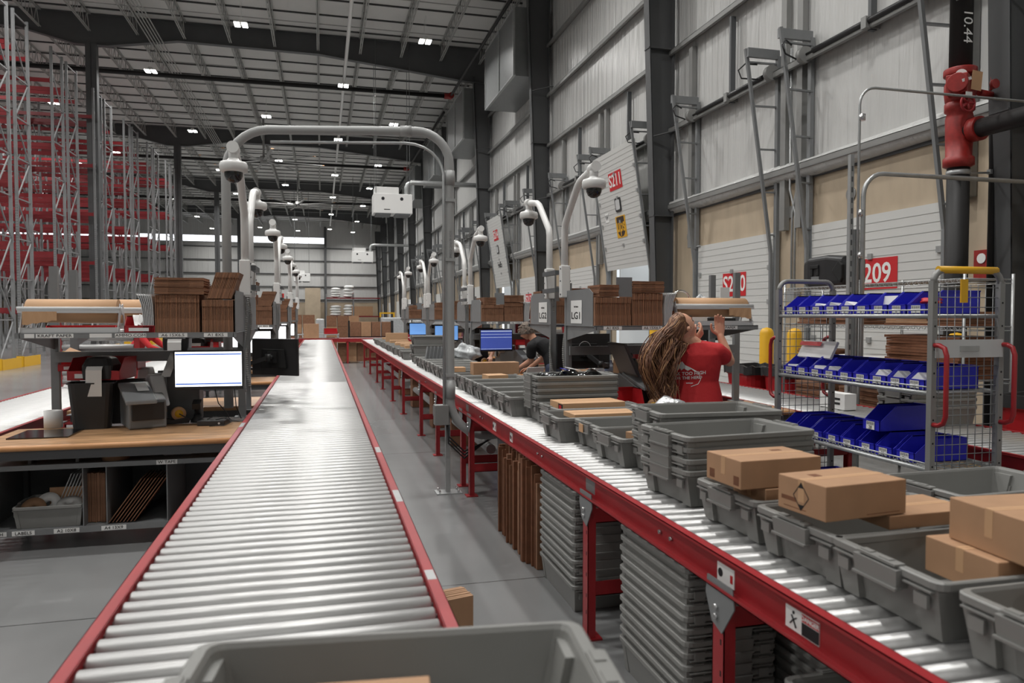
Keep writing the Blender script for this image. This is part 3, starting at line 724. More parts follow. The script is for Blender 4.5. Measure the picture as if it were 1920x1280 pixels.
for k, (x, y, s_, h) in enumerate(((1.7, 12.6, .42, .05), (1.66, 13.5, .4, .06), (1.66, 14.2, .4, .06), (1.64, 15.0, .42, .05), (1.66, 15.6, .3, .05), (1.64, 16.3, .4, .06), (1.64, 18.7, .35, .05))):
    carton(x, y, .93, s_, .2, h, 0, 'light flat carton on the far totes of the line, %s from the viewer' % ORDN[k], group='light cartons on the far totes', matn='kraft')
c = carton(1.66, 17.0, .93, .50, .1, .2, 0, 'upright light carton printed with a diamond on the far totes', matn='kraft')
# bagged goods
def blob(c, r, n=14, seed=1, amp=.18, sq=(1, 1, 1)):
    rnd = random.Random(seed); ph = [rnd.random()*6 for _ in range(9)]
    m = MB(); rings = []
    for i in range(n+1):
        t_ = PI*i/n; row = []
        for k in range(n*2):
            a = PI*k/n; d = Vector((math.sin(t_)*math.cos(a), math.sin(t_)*math.sin(a), math.cos(t_)))
            w = 1+amp*(math.sin(5*d.x+ph[0])*math.sin(4*d.y+ph[1])+.5*math.sin(9*d.z+ph[2]+3*d.x)+.4*math.sin(11*d.y+ph[3]))
            row.append(Vector(c)+Vector((d.x*r[0], d.y*r[1], d.z*r[2]))*w)
        rings.append(row)
    m.loops(rings, cap0=False, smooth=True); return m
for k, (x, y, r, lab) in enumerate(((1.60, 5.06, (.12, .1, .055), 'left'), (1.74, 5.06, (.13, .1, .07), 'middle'), (1.88, 5.05, (.11, .1, .06), 'right'))):
    o = solo('bagged_item', blob((x, y, bagz+.10), r, seed=k+3, amp=.2), 'dark_glass', 'black item in a glossy bag on the tote stack, %s one of three' % lab, 'bag')
m = MB(); m.box((1.73, 4.98, bagz+.185), (.1, .07, .003), (.1, .2, .3)); solo('bag_label', m, 'paper', 'white label with blue and red bars on the black bags', 'label')
m = MB(); m.box((1.665, 4.98, bagz+.185), (.03, .07, .003), (.1, .2, .3)); solo('bag_label', m, 'bin_blue', 'blue strip beside the white label on the black bags', 'label')
for k, (x, y, z, r) in enumerate(((1.85, 3.72, .97, (.13, .1, .10)), (1.70, 3.40, .9, (.07, .05, .06)), (2.12, 3.62, .95, (.09, .07, .06)))):
    solo('bubble_wrap', blob((x, y, z), r, seed=20+k, amp=.12), 'foil', 'crumpled bubble wrap beside the tall front stack, %s piece' % ('large', 'small left', 'small right')[k], 'bubble wrap')
for k in range(9):
    m = MB(); m.box((1.78+.026*k, 3.18, ZT+3*NEST+.03+.06), (.02, .15, .09)); 
    solo('small_pack', m, 'kraft' if k % 2 else 'steel_grey', 'small pack in the row inside the top tote behind the front stack', 'pack', group='small packs in the top tote')
t = thing('wrapped_package', 'grey panels wrapped in clear film leaning in a tote on the conveyor', 'package', (1.70, 10.3, .86), 0)
for k in range(6):
    m = MB(); m.box((-.12+.05*k, .0, .1), (.42, .03, .2), (0, .2, .5)); part('panel', m, 'steel_grey', t)
solo('film_wrap', blob((1.95, 10.15, 1.0), (.17, .16, .12), seed=9, amp=.25), 'shrink_wrap', 'crumpled clear film over the grey wrapped panels', 'film')
m = MB(); m.box((2.02, 6.95, .98), (.2, .004, .1), (.5, 0, .3)); solo('paper_sheet', m, 'paper', 'white folded sheet sticking out of the last overlapping tote', 'paper')
# folded cartons standing under conveyors
def flat_bundle(x, y, z, n, th, w, h, rz, lab, grp, lean=0, matn='card_brown'):
    """n folded cartons standing side by side along local x; w is depth, h height"""
    m = MB(); m.b2((-th/2+.0008, -w/2, 0), (th/2-.0008, w/2, h)); me = m.mesh('folded_carton', matn)
    for k in range(n):
        dx = (k-(n-1)/2)*th
        o = link('folded_carton', me, None, (x+dx*math.cos(rz), y+dx*math.sin(rz), z+random.uniform(-.0, .006)), (0, lean, rz+random.uniform(-.01, .01)))
        tag(o, lab, 'folded carton', grp)
rq = random.Random(5); y = 5.10; k = 0
while y > 4.22:
    w = rq.choice((.012, .018, .03, .04)); h = rq.uniform(.52, .645); m = MB(); m.b2((-rq.uniform(.15, .2), -w/2+.0006, 0), (.18, w/2-.0006, h))
    solo('folded_carton', m, rq.choice(('card_dark', 'card_brown', 'card_dark')), 'tall dark folded carton leaning under the right conveyor, %s from the left' % (['first']+ORDN[1:]+['twentieth']*30)[k], 'folded carton', (1.40+rq.uniform(-.015, .015), y-w/2, .002), (0, 0, rq.uniform(-.04, .04)), group='tall folded cartons under the right conveyor'); y -= w+rq.choice((0, 0, .004)); k += 1
for (y, n) in ((8.6, 4), (10.1, 5), (12.4, 5), (14.4, 5)):
    flat_bundle(1.65, y, .002, n, .06, .4, .5, PI/2, 'folded carton standing under the far half of the right conveyor', 'folded cartons under the far half of the right conveyor')
flat_bundle(.43, 2.66, .002, 9, .012, .18, .50, PI/2+.25, 'brown folded carton beside the near end of the centre conveyor', 'folded cartons beside the near end of the centre conveyor', matn='card')
# dark cabinet under conveyor beside the gate legs
m = MB(); m.b2((1.35, 5.28, 0), (1.75, 5.72, .62)); solo('floor_cabinet', m, 'steel_dark', 'dark grey cabinet standing under the right conveyor by the arch base', 'cabinet', bevel=.01)
# ---------------------------------------------------------------- packing benches
ORD = ['first', 'second', 'third', 'fourth', 'fifth']
def strip(parent, P, u0, u1, v, z, body, su, sv, w=.028):
    a = P(u0, v, z-w/2); b = P(u1, v+.001, z+w/2); m = MB(); m.b2(a, b)
    s_ = part('shelf_label', m, 'paper', parent)
    if sv < 0 and body:
        c = P((u0+u1)/2, v+.0015, z); text(body, w*1.0, 'ink', s_, c, (PI/2, 0, 0), sx=1.25)
def bench(side, X0, Yp, sv, W_, vf, vl, zs, lab, detail, codes):
    su = 1 if side == 'R' else -1
    t = thing('packing_bench', lab, 'packing bench', (X0, Yp, 0))
    P = lambda u, v, z: (su*u, sv*v, z)
    def bx(m, a, b): m.b2(P(*a), P(*b)); return m
    vb = vf-.80
    m = MB(); bx(m, (0, vb, .662), (W_, vf-.02, .70)); top = part('table_top', m, 'wood', t, .004)
    m = MB(); m.tube([P(0, vf-.02, .681), P(W_, vf-.02, .681)], .019, 12); part('front_edge', m, 'wood_edge', top)
    m = MB(); bx(m, (.02, vf-.06, .60), (W_-.02, vf-.04, .662)); bx(m, (.02, vb+.02, .60), (W_-.02, vb+.04, .662)); part('apron', m, 'steel_dark', t)
    for u in (.04, W_-.06):
        for v in (vf-.08, vb+.06):
            m = MB(); bx(m, (u-.025, v-.025, 0), (u+.025, v+.025, .6)); bx(m, (u-.04, v-.04, 0), (u+.04, v+.04, .006)); part('leg', m, 'steel_dark', t)
    if detail:
        m = MB(); bx(m, (.02, vb+.03, .548), (W_-.04, vf-.07, .556)); bx(m, (.02, vf-.075, .53), (W_-.04, vf-.065, .562)); part('middle_shelf', m, 'steel_grey', t)
        m = MB(); bx(m, (.02, vb+.03, .13), (W_-.04, vf-.07, .138)); bx(m, (.02, vf-.075, .105), (W_-.04, vf-.065, .145)); part('lower_shelf', m, 'steel_grey', t)
        for u in (.42, .79, .93, W_-.05 if side == 'L' else 1.4):
            m = MB(); bx(m, (u-.003, vb+.04, .138), (u+.003, vf-.08, .53)); part('divider', m, 'steel_grey', t)
        m = MB(); bx(m, (.02, vb+.03, .138), (W_-.04, vb+.04, .53)); part('back_panel', m, 'steel_dark', t)
    # posts, mid channel, upper shelf
    for u in (.035, W_-(.11 if side == 'R' else .16)):
        m = MB(); bx(m, (u-.028, -.022, .70), (u+.028, .022, zs+.5 if u > 1 or not detail else zs+.38)); bx(m, (u-.06, -.05, .70), (u+.06, .05, .706))
        po = part('post', m, 'steel_grey', t)
    m = MB(); bx(m, (.035, .024, 1.17), (W_-.16, .06, 1.25)); part('middle_channel', m, 'steel_grey', t)
    sw = SWD[side]
    m = MB(); bx(m, (.0, -.02, zs-.004), (sw, vl, zs)); bx(m, (.0, vl-.003, zs-.034), (sw, vl, zs+.004)); part('upper_shelf', m, 'steel_grey', t)
    for u in (.02, sw-.03):
        m = MB(); x = su*u; pts = [(sv*0, zs-.14), (sv*vl, zs-.034), (sv*vl, zs), (sv*0, zs)]; m.prism(pts, x-.002, x+.002, 'x'); part('shelf_bracket', m, 'steel_grey', t)
    m = MB(); pts = [(sv*-.02, zs), (sv*vl*.92, zs), (sv*vl*.92, zs+.27), (sv*vl*.8, zs+.31), (sv*-.02, zs+.31)]; m.prism(pts, su*.012-.002, su*.012+.002, 'x'); part('end_panel', m, 'steel_grey', t)
    for (a, b, body, z) in codes: strip(t, P, a, b, vl, zs-.016, body, su, sv)
    return t
def P_(X0, Yp, su, sv): return lambda u, v, z: (X0+su*u, Yp+sv*v, z)
LX0, RX0 = -.60, 2.14
LW, RW = 1.55, 1.86
PAIRS = [6.4, 10.8, 15.2, 19.6]
SPEC = {'L': (LX0, LW, 1.10, .70, 1.405), 'R': (RX0, RW, .80, .76, 1.442)}
SWD = {'L': 1.42, 'R': 1.50}
CARTON_STUFF = MB(); count_flat = [0]
def flatset(Pf, u0, u1, v0, v1, z0, h, mode, lab, grp, indiv, lean=0, th=.0105):
    """folded cartons: mode v = standing row along u, h = stack laid flat"""
    n = max(1, int(((u1-u0) if mode == 'v' else h)/th)); a = Pf(u0, v0, z0); b = Pf(u1, v1, z0)
    x0, x1 = sorted((a[0], b[0])); y0, y1 = sorted((a[1], b[1])); rnd = random.Random(int(u0*1000+z0*77+y0*13))
    if mode == 'v':
        m = MB(); w = y1-y0; m.b2((-th*.44, -w/2, 0), (th*.44, w/2, h*.38)); m.b2((-th*.40, -w/2+.006, h*.38), (th*.30, w/2, h*.8)); m.b2((-th*.44, -w/2+.001, h*.8), (th*.42, w/2, h))
    else:
        m = MB(); w = x1-x0; m.b2((-w/2, -(y1-y0)/2, 0), (-w*.22, (y1-y0)/2, th*.86)); m.b2((-w*.22, -(y1-y0)/2+.002, th*.1), (w*.2, (y1-y0)/2, th*.8)); m.b2((w*.2, -(y1-y0)/2, 0), (w/2, (y1-y0)/2, th*.86))
    mt = 'card_brown' if mode == 'v' else 'card_brown'
    if indiv:
        me = m.mesh('folded_carton', mt); me2 = m.mesh('folded_carton', 'card_edge')
    for k in range(n):
        if mode == 'v': loc = (x0+(k+.5)*th, (y0+y1)/2+rnd.uniform(-.004, .004), z0+.001); rot = (0, lean, 0)
        else: loc = ((x0+x1)/2+rnd.uniform(-.004, .004), (y0+y1)/2+rnd.uniform(-.004, .004), z0+.001+k*th); rot = (0, 0, rnd.uniform(-.012, .012))
        if indiv and count_flat[0] < 262:
            count_flat[0] += 1
            tag(link('folded_carton', me2 if (k % 4 == 1) else me, None, loc, rot), lab, 'folded carton', grp)
        else:
            R_ = Euler(rot).to_matrix(); CARTON_STUFF.add([R_ @ Vector(v)+Vector(loc) for v in m.v], m.f)
def shelf_load(side, X0, Yp, sv, W_, vl, zs, near, who):
    su = 1 if side == 'R' else -1; Pf = P_(X0, Yp, su, sv)
    nm = 'above %s' % who
    v0, v1 = vl-.30, vl-.02
    if side == 'L':
        sets = [(.02, .235, .235, 'v', 0), (.245, .545, .27, 'v', 0)]
    else:
        sets = [(.015, .33, .235, 'v', 0), (.34, .62, .27, 'v', 0)]
    for k, (a, b, h, md, ln) in enumerate(sets):
        flatset(Pf, a, b, v0, v1, zs, h, 'v', 'folded brown carton in the %s row %s' % (('inner', 'wider outer')[k], nm), 'folded cartons in the %s row %s' % (('inner', 'outer')[k], nm), near)
    a, b, h, _, _ = sets[1]
    flatset(Pf, a-.03 if side == 'L' else a, b, v0, v1+.01, zs+h+.004, .12 if side == 'L' else .10, 'h', 'folded brown carton lying flat %s' % nm, 'folded cartons lying flat %s' % nm, near, th=.008)
    if side == 'L':
        flatset(Pf, .03, .20, v0, v1, zs+sets[0][2]+.01, .20, 'v', 'folded brown carton leaning over the inner row %s' % nm, 'leaning folded cartons %s' % nm, near, lean=.32, th=.011)
    else:
        flatset(Pf, .05, .22, v0, v1, zs+sets[0][2]+.004, .10, 'h', 'folded carton lying on the inner row %s' % nm, 'inner flat folded cartons %s' % nm, near, th=.009)
        m = MB(); m.b2(Pf(.20, vl-.03, zs+.24), Pf(.34, vl-.026, zs+.40)); solo('shelf_divider_plate', m, 'steel_grey', 'grey divider plate among the cartons %s' % nm, 'divider plate')
    # mailers
    um = sets[1][1]+.01
    tm = thing('padded_mailers', 'grey padded mailers fanned beside the cartons %s' % nm, 'mailers', Pf(um+.03, vl-.16, zs+.001))
    for k in range(7):
        m = MB(); L_ = []
        for (z, d) in ((0, 0), (.1, .002), (.2, .012), (.26, .03), (.275, .045)):
            L_.append([(su*(.01*k-.03+d*(k*.12+.4)), -.14, z), (su*(.01*k-.03+d*(k*.12+.4)), .14, z), (su*(.01*k-.024+d*(k*.12+.4)), .14, z), (su*(.01*k-.024+d*(k*.12+.4)), -.14, z)])
        m.loops(L_, cap0=True, cap1=True); part('mailer', m, 'grey_light', tm)
def kraft_holder(P, u0, u1, lab, su, sv, r=.082, torn=True):
    c = P((u0+u1)/2, 0, 0); w = (u1-u0); t = thing('kraft_paper_dispenser', lab, 'paper dispenser', c, 0 if sv < 0 else PI)
    m = MB(); m.tube([(-w/2+.03, .0, .155), (w/2-.03, 0, .155)], r, 28); part('paper_roll', m, 'kraft', t)
    m = MB(); m.tube([(-w/2+.028, .0, .155), (-w/2+.03, 0, .155)], r*.45, 20); m.tube([(w/2-.03, .0, .155), (w/2-.0285, 0, .155)], r*.45, 20); part('roll_core', m, 'card_dark', t)
    m = MB(); m.b2((-w/2, -.1, 0), (w/2, .1, .006)); m.b2((-w/2, -.104, 0), (w/2, -.1, .04)); part('base_tray', m, 'grey_light', t)
    for s in (-1, 1):
        m = MB(); m.bar((s*(w/2-.012), -.1, 0), (s*(w/2-.012), -.03, .2), .006, .04); m.bar((s*(w/2-.012), .1, 0), (s*(w/2-.012), .02, .2), .006, .03); m.cyl((s*(w/2-.02), 0, .155), (s*(w/2-.004), 0, .155), .03, 14)
        part('side_arm', m, 'grey_light', t)
    m = MB(); m.tube([(-w/2-.01, -.09, .17), (w/2+.005, -.09, .17)], .014, 10); m.b2((-w/2, -.115, .14), (w/2, -.09, .16)); part('cutter_bar', m, 'grey_light', t)
    if torn:
        m = MB(); xs = [-w/2+.03+i*.03 for i in range(8)]; fl = [.13-.007*i+(.01 if i % 2 else 0) for i in range(8)]
        if su > 0: xs = [-x for x in xs]
        top = [(x, -.116, .15) for x in xs]; bot = [(x, -.12+(.005*(i % 2)), .15-.09*fl[i]/.13+.0) for i, x in enumerate(xs)]
        n = len(xs); m.add(top+bot+[(x, y+.002, z) for x, y, z in top]+[(x, y+.002, z) for x, y, z in bot], [(i, i+1, n+i+1, n+i) for i in range(n-1)]+[(2*n+i, 2*n+i+1, 3*n+i+1, 3*n+i) for i in range(n-1)])
        part('torn_sheet', m, 'kraft', t)
    return t
def akro(w, d, h, matn, lab, cat='bin', name='storage_bin', content=None, number=None):
    """open-front hopper bin, front faces local -y, origin at bottom centre"""
    t = thing(name, lab, cat)
    side = [(-d/2, 0), (d/2, 0), (d/2, h), (-d/2+d*.30, h), (-d/2+.012, h*.42), (-d/2, h*.42)]
    m = MB(); tk = .003
    for s in (-1, 1): m.prism(side, s*w/2-(tk if s > 0 else 0), s*w/2+(0 if s > 0 else tk), 'x')
    m.b2((-w/2, -d/2, 0), (w/2, d/2, tk)); m.b2((-w/2, d/2-tk, 0), (w/2, d/2, h)); m.b2((-w/2, -d/2, 0), (w/2, -d/2+tk, h*.42))
    m.b2((-w/2-.003, d/2-.012, h-.008), (w/2+.003, d/2+.002, h)); 
    for s in (-1, 1): m.b2((s*w/2-.003, -d/2+d*.3, h-.006), (s*w/2+.003, d/2, h))
    m.b2((-w/2+.004, -d/2-.004, h*.40), (w/2-.004, -d/2+.004, h*.43))
    part('bin_body', m, matn, t)
    return t
def bin_label(t, d, h, n, w=.066):
    m = MB(); m.b2((-w/2, -d/2-.0055, h*.05), (w/2, -d/2-.0045, h*.37)); l = part('barcode_label', m, 'paper', t)
    m = MB()
    for k in range(9):
        x = -w*.42+w*.84*k/8; m.b2((x-.0012*(1+k % 2), -d/2-.0062, h*.23), (x+.0012, -d/2-.0056, h*.35))
    part('barcode', m, 'ink', l)
    text(str(n), h*.19, 'ink', l, (0, -d/2-.006, h*.13), (PI/2, 0, 0), bold=.0003, ext=.0003)
def monitor(lab, w, h, loc, rz, matn, tilt=0, arm=None, logo=None, lines=None):
    t = thing('computer_monitor', lab, 'monitor', loc, rz)
    m = MB(); m.box((0, .012, 0), (w, .024, h)); b = part('monitor_case', m, 'black_plastic', t, .004, rot=(tilt, 0, 0))
    m = MB(); m.prism([(-w*.28, -h*.3), (w*.28, -h*.3), (w*.24, h*.22), (-w*.24, h*.22)], .024, .05, 'y'); part('rear_housing', m, 'black_matte', b, .006)
    m = MB(); m.b2((-w/2+.012, -.0015, -h/2+.025), (w/2-.012, .0, h/2-.012)); s_ = part('screen', m, matn, b)
    if lines == 'bar':
        for z0, z1 in ((h/2-.036, h/2-.026), (-h/2+.04, -h/2+.05)):
            m = MB(); m.b2((-w/2+.014, -.0022, z0), (w/2-.014, -.0016, z1)); part('screen_bar', m, 'screen_bar', s_)
    if lines == 'rows':
        for z0, dz in ((h/2-.035, .014), (h/2-.075, .005), (h/2-.12, .006), (-h/2+.035, .005)):
            m = MB(); m.b2((-w/2+.014, -.0022, z0), (w/2-.014, -.0016, z0+dz)); part('screen_bar', m, 'screen_line', s_)
    m = MB(); m.cyl((0, .05, 0), (0, .1, 0), .02, 10); m.box((0, .055, 0), (.1, .01, .1)); part('mount_plate', m, 'black_plastic', b)
    if arm:
        m = MB()
        for p, q in zip(arm[:-1], arm[1:]): m.bar(p, q, .045, .035)
        for p in arm: m.cyl((p[0], p[1], p[2]-.03), (p[0], p[1], p[2]+.03), .026, 12)
        part('monitor_arm', m, 'black_plastic', t)
    if logo: text(logo, .035, 'grey_light', b, (0, .0505, h*.1), (PI/2, 0, PI), bold=.0005)
    if logo:
        m = MB(); m.tube(arc((0, .0508, h*.1), .062, 0, 2*PI-.001, 28), .0022, 5, closed=True); part('logo_ring', m, 'grey_light', b)
    return t
def camera_pole(X, Yp, sv, lab, short=False):
    t = thing('camera_pole', lab, 'security camera', (X, Yp, 0))
    m = MB(); pts = [(0, 0, 1.72), (0, 0, 2.30), (0, sv*.02, 2.36), (0, sv*.30, 2.60), (0, sv*.35, 2.64), (0, sv*.42, 2.67), (0, sv*.74, 2.72)]
    m.tube(pts, .031, 14); part('pole', m, 'pipe_white', t)
    m = MB(); m.box((0, 0, 1.835), (.085, .08, .29)); part('mounting_bracket', m, 'pipe_white', t, .008)
    m = MB()
    for z in (1.72, 1.84, 1.95): m.cyl((-.05, sv*.02, z), (.05, sv*.02, z), .007, 6)
    part('bracket_bolt', m, 'steel_dark', t)
    m = MB(); m.cyl((0, sv*.68, 2.715), (0, sv*.79, 2.725), .042, 18); m.cyl((0, sv*.74, 2.63), (0, sv*.74, 2.72), .034, 16); part('elbow_cap', m, 'pipe_white', t)
    m = MB(); m.lathe([(0, 2.65), (.035, 2.65), (.045, 2.635), (.088, 2.622), (.097, 2.605), (.097, 2.562), (.08, 2.55), (0, 2.555)], (0, sv*.74, 0), 24); part('camera_housing', m, 'pipe_white', t)
    m = MB(); m.lathe([(.064, 2.552), (.062, 2.525), (.05, 2.498), (.026, 2.48), (0, 2.475)], (0, sv*.74, 0), 20); part('camera_dome', m, 'dark_glass', t)
    return t
def flex(X, Yp, dy, lab, z0=1.69, z1=.9, amp=.03):
    m = MB(); pts = [(X+amp*math.sin(2.2*i/10*PI)*.6, Yp+dy+amp*math.sin(1.4*i/10*PI), z0+(z1-z0)*i/10) for i in range(11)]
    m.tube(pts, .011, 8)
    n = 44
    for k in range(n):
        f = k/n*10; i = int(f); q = Vector(pts[i]).lerp(Vector(pts[min(10, i+1)]), f-i); m.cyl(q-Vector((0, 0, .003)), q+Vector((0, 0, .003)), .0145, 8)
    return solo('flexible_conduit', m, 'girt_grey', lab, 'conduit')
WHO = {}
for side in ('L', 'R'):
    X0, W_, vf, vl, zs = SPEC[side]; su = 1 if side == 'R' else -1
    for k, Yp in enumerate(PAIRS):
        for sv in (-1, 1):
            yp = Yp+(.0 if sv < 0 else .46)
            row = 'left' if side == 'L' else 'right'
            who = '%s %s bench pair, %s side' % (ORD[k], row, 'near' if sv < 0 else 'far')
            lab = 'wood-topped grey steel packing bench, %s' % ('nearest one, left of the centre conveyor' if (side, k, sv) == ('L', 0, -1) else who)
            codes = []
            if sv < 0 and k < 2:
                codes = [(.06, .20, 'A1 8X5', 0), (.33, .50, 'A6 15X6.5', 0), (.72, .86, '', 0)] if side == 'L' else [(.08, .24, 'A1 8X5', 0), (.42, .60, 'A6 15X6.5', 0), (.84, .94, '', 0), (1.05, 1.30, 'KRAFT PAPER', 0)]
            if (side, k, sv) == ('L', 0, -1): codes = [(.06, .22, 'A1 8X5', 0), (.33, .52, 'A6 15X6.5', 0), (.60, .80, 'AMMO.COM', 0), (1.06, 1.29, 'KRAFT PAPER', 0), (1.30, 1.36, '', 0), (.82, .96, '', 0)]
            b = bench(side, X0, yp, sv, W_, vf, vl, zs, lab, k == 0 and sv < 0, codes)
            WHO[(side, k, sv)] = (b, yp)
            near = (k == 0 and sv < 0)
            shelf_load(side, X0, yp, sv, W_, vl, zs, near, who)
            Pf = P_(X0, yp, su, sv)
            if k < 2:
                a, c = (.77, 1.40) if side == 'L' else (.74, 1.46)
                kraft_holder(lambda u, v, z, Pf=Pf, vl=vl, zs=zs: Pf(u, vl-.115, zs+.001), a, c, 'kraft paper roll in a cutter stand, above %s' % who, su, sv)
                camera_pole(X0-su*.0, yp, sv, 'white camera pole with dome camera, %s' % who)
                flex(X0+su*.02, yp, -.03*sv, 'corrugated grey conduit on the post, %s' % who)
            else:
                camera_pole(X0, yp, sv, 'white camera pole with dome camera, %s' % who)
m = CARTON_STUFF; o = solo('folded_carton', m, 'card_brown', 'folded brown cartons standing and lying on the shelves of the benches beyond the first', 'folded cartons', kind='stuff')
for side in ('L', 'R'):
    X0 = SPEC[side][0]; su = 1 if side == 'R' else -1
    for k, Yp in enumerate(PAIRS[:2]):
        for z in (1.76, 1.92):
            m = MB(); m.b2((X0-.06*su-.02, Yp+.03, z-.02), (X0-.06*su+.02, Yp+.43, z+.02)); solo('strut_channel', m, 'steel_dark', '%s dark strut between the camera poles of the %s pair, %s row' % ('lower' if z < 1.8 else 'upper', ORD[k], 'left' if side == 'L' else 'right'), 'strut')
# station signs on the right pair
for (dy, body, lab) in ((-.035, 'LG1', 'near'), (.49, 'LG2', 'far')):
    m = MB(); X = RX0+.0; 
# LG1 faces the viewer on the end plate of the near station; LG2 on the far one
def station_sign(x, y, z, body, lab):
    t = thing('station_sign', lab, 'sign', (x, y, z), -PI/2)
    m = MB(); m.b2((-.14, -.001, -.1), (.14, .001, .1)); s_ = part('sign_plate', m, 'paper', t)
    text(body, .085, 'ink', s_, (0, -.002, -.035), (PI/2, 0, 0), sx=1.75, bold=.001); text('Pack Station', .022, 'ink', s_, (0, -.002, .045), (PI/2, 0, 0))
def signplate(x0, x1, y, z0, z1, lab):
    m = MB(); m.b2((x0, y-.002, z0), (x1, y+.002, z1)); solo('end_plate', m, 'steel_grey', lab, 'plate', bevel=.001)
station_sign(RX0+.007, 6.10, 1.56, 'LG1', 'white sign reading LG1 on the nearest right bench end panel')
station_sign(RX0+.007, 7.10, 1.56, 'LG2', 'white sign reading LG2 on the far end panel of the first right bench pair')
# ---------------------------------------------------------------- grey conduit arch over the centre conveyor
t = thing('conduit_arch', 'large grey pipe arch over the centre conveyor, with a galvanised post', 'pipe arch', (1.06, 6.24, 0))
A = Vector((-1.825, .39, 0))
def AP(f, z): return (A.x*f, A.y*f, z)
pts = [AP(1, .75), AP(1, 2.72)]
for i in range(1, 9):
    a = PI/2*i/8; pts.append(AP(1-.19*(1-math.cos(a)), 2.72+.36*math.sin(a)))
for i in range(0, 9):
    a = PI/2*(1-i/8); pts.append(AP(.15*(1-math.cos(a)), 2.80+.28*math.sin(a)))
pts += [(0, 0, .82)]
for i in range(1, 9):
    a = PI/2*i/8; pts.append((.33*(1-math.cos(a)), 0, .82-.33*math.sin(a)))
pts.append((.62, .05, .50)); pts.append((.8, .1, .56))
m = MB(); m.tube(pts, .0375, 18); part('grey_pipe', m, 'pvc', t)
for p_, q_ in (((0, 0, 2.63), (0, 0, 2.75)), ((0, 0, .82), (0, 0, .98)), (AP(.22, 3.081), AP(.17, 3.081))):
    m = MB(); m.cyl(p_, q_, .044, 18); part('pipe_coupling', m, 'pvc', t)
m = MB(); m.tube([(-.055, -.02, .77), (-.055, -.02, 2.72)]+[AP(.03+.17*(1-math.cos(PI/2*i/6)), 2.72+.26*math.sin(PI/2*i/6)) for i in range(1, 7)]+[AP(.8, 2.98)], .012, 10); part('thin_conduit', m, 'galv', t)
m = MB(); m.b2((-.035, .03, 0), (.006, .07, 2.95)); part('strut_post', m, 'galv', t)
m = MB(); m.b2((-.12, -.03, 0), (.1, .13, .008)); part('base_plate', m, 'galv', t)
for x in (-.09, .07):
    for y in (0, .1):
        m = MB(); m.cyl((x, y, .008), (x, y, .035), .009, 8); part('anchor_bolt', m, 'bolt', t)
m = MB(); m.b2((-.14, -.06, .60), (-.02, .04, .77)); part('junction_box', m, 'girt_grey', t, .004)
for z in (1.02, 2.0, 2.5):
    m = MB(); m.b2((-.042, -.042, z-.012), (.044, .05, z+.012)); part('pipe_clamp', m, 'galv', t)
m = MB()
for k in range(3): m.tube([(-.03+.01*k, -.02, .6), (-.02, -.02, .5-.03*k), (.12, .0, .36-.03*k), (.3, .03, .42), (.45, .05, .5)], .008, 6)
part('dangling_cable', m, 'black_plastic', t)
text('SCH 40 PVC CONDUIT', .028, 'steel_grey', t, (-.002, -.0385, 2.1), (PI/2, PI/2, 0), ext=.0002)
# ---------------------------------------------------------------- things on the nearest left bench
TZ = .7012
m = MB(); m.box((0, 0, .004), (.37, .38, .008)); solo('cutting_plate', m, 'dark_glass', 'thin black glass plate lying on the front of the nearest left bench', 'plate', (-1.86, 5.78, TZ))
m = MB(); m.lathe([(.02, 0), (.062, 0), (.062, .125), (.02, .125), (.02, 0)], n=28); solo('label_roll', m, 'paper', 'white label roll standing on the nearest left bench beside the black waste bin', 'roll', (-1.93, 6.13, TZ))
def waste(lab, loc, w=.3, d=.2, h=.34, matn='black_plastic', rz=0):
    m = MB(); m.loops([[Vector(v) for v in l] for l in [rrect(w*.4, d*.4, .04, 0), rrect(w*.5, d*.5, .05, h-.01), rrect(w*.53, d*.53, .05, h-.01), rrect(w*.53, d*.53, .05, h), rrect(w*.49, d*.49, .05, h), rrect(w*.39, d*.39, .04, .01)]], cap1=True)
    return solo('waste_bin', m, matn, lab, 'waste bin', loc, (0, 0, rz))
waste('black waste bin standing on the nearest left bench', (-1.64, 6.03, TZ), rz=.15)
waste('darker waste bin half hidden behind the front black bin, nearest left bench', (-1.50, 6.30, TZ), .32, .2, .33, rz=0)
def printer(lab, loc, rz=0, strip=True):
    t = thing('label_printer', lab, 'label printer', loc, rz)
    m = MB(); m.loops([[Vector(v) for v in l] for l in [rrect(.1, .11, .03, 0), rrect(.105, .115, .035, .06), rrect(.105, .115, .04, .1), rrect(.085, .09, .04, .15), rrect(.05, .06, .03, .165)]], cap1=True, smooth=False); part('printer_case', m, 'black_plastic', t, .006)
    m = MB(); m.box((0, -.07, .125), (.12, .06, .012), (.5, 0, 0)); part('window', m, 'dark_glass', t)
    if strip:
        m = MB(); pts = [(-.1, .1), (-.128, .095), (-.145, .07), (-.15, .0), (-.152, -.12)]
        for (a, b) in zip(pts[:-1], pts[1:]): m.add([(-.055, a[0], a[1]), (.055, a[0], a[1]), (.055, b[0], b[1]), (-.055, b[0], b[1])], [(0, 1, 2, 3)])
        m.add([(x, y-.0008, z) for x, y, z in m.v], [tuple(i for i in f) for f in m.f]); part('label_strip', m, 'paper', t)
    return t
def redbin(lab, loc, rz, w=.3, d=.3, h=.16, label=True):
    t = akro(w, d, h, 'bin_red', lab); t.location = loc; t.rotation_euler = (0, 0, rz)
    if label:
        m = MB(); m.b2((-w*.35, -d/2-.006, h*.1), (w*.3, -d/2-.0048, h*.3)); part('bin_label', m, 'paper', t)
    return t
redbin('red open bin holding a black printer, hung above the black waste bin', (-1.60, 6.16, 1.055), -.12, .36, .34, .16)
printer('black label printer in the red bin, a white label strip hanging down', (-1.585, 6.08, 1.062), -.12)
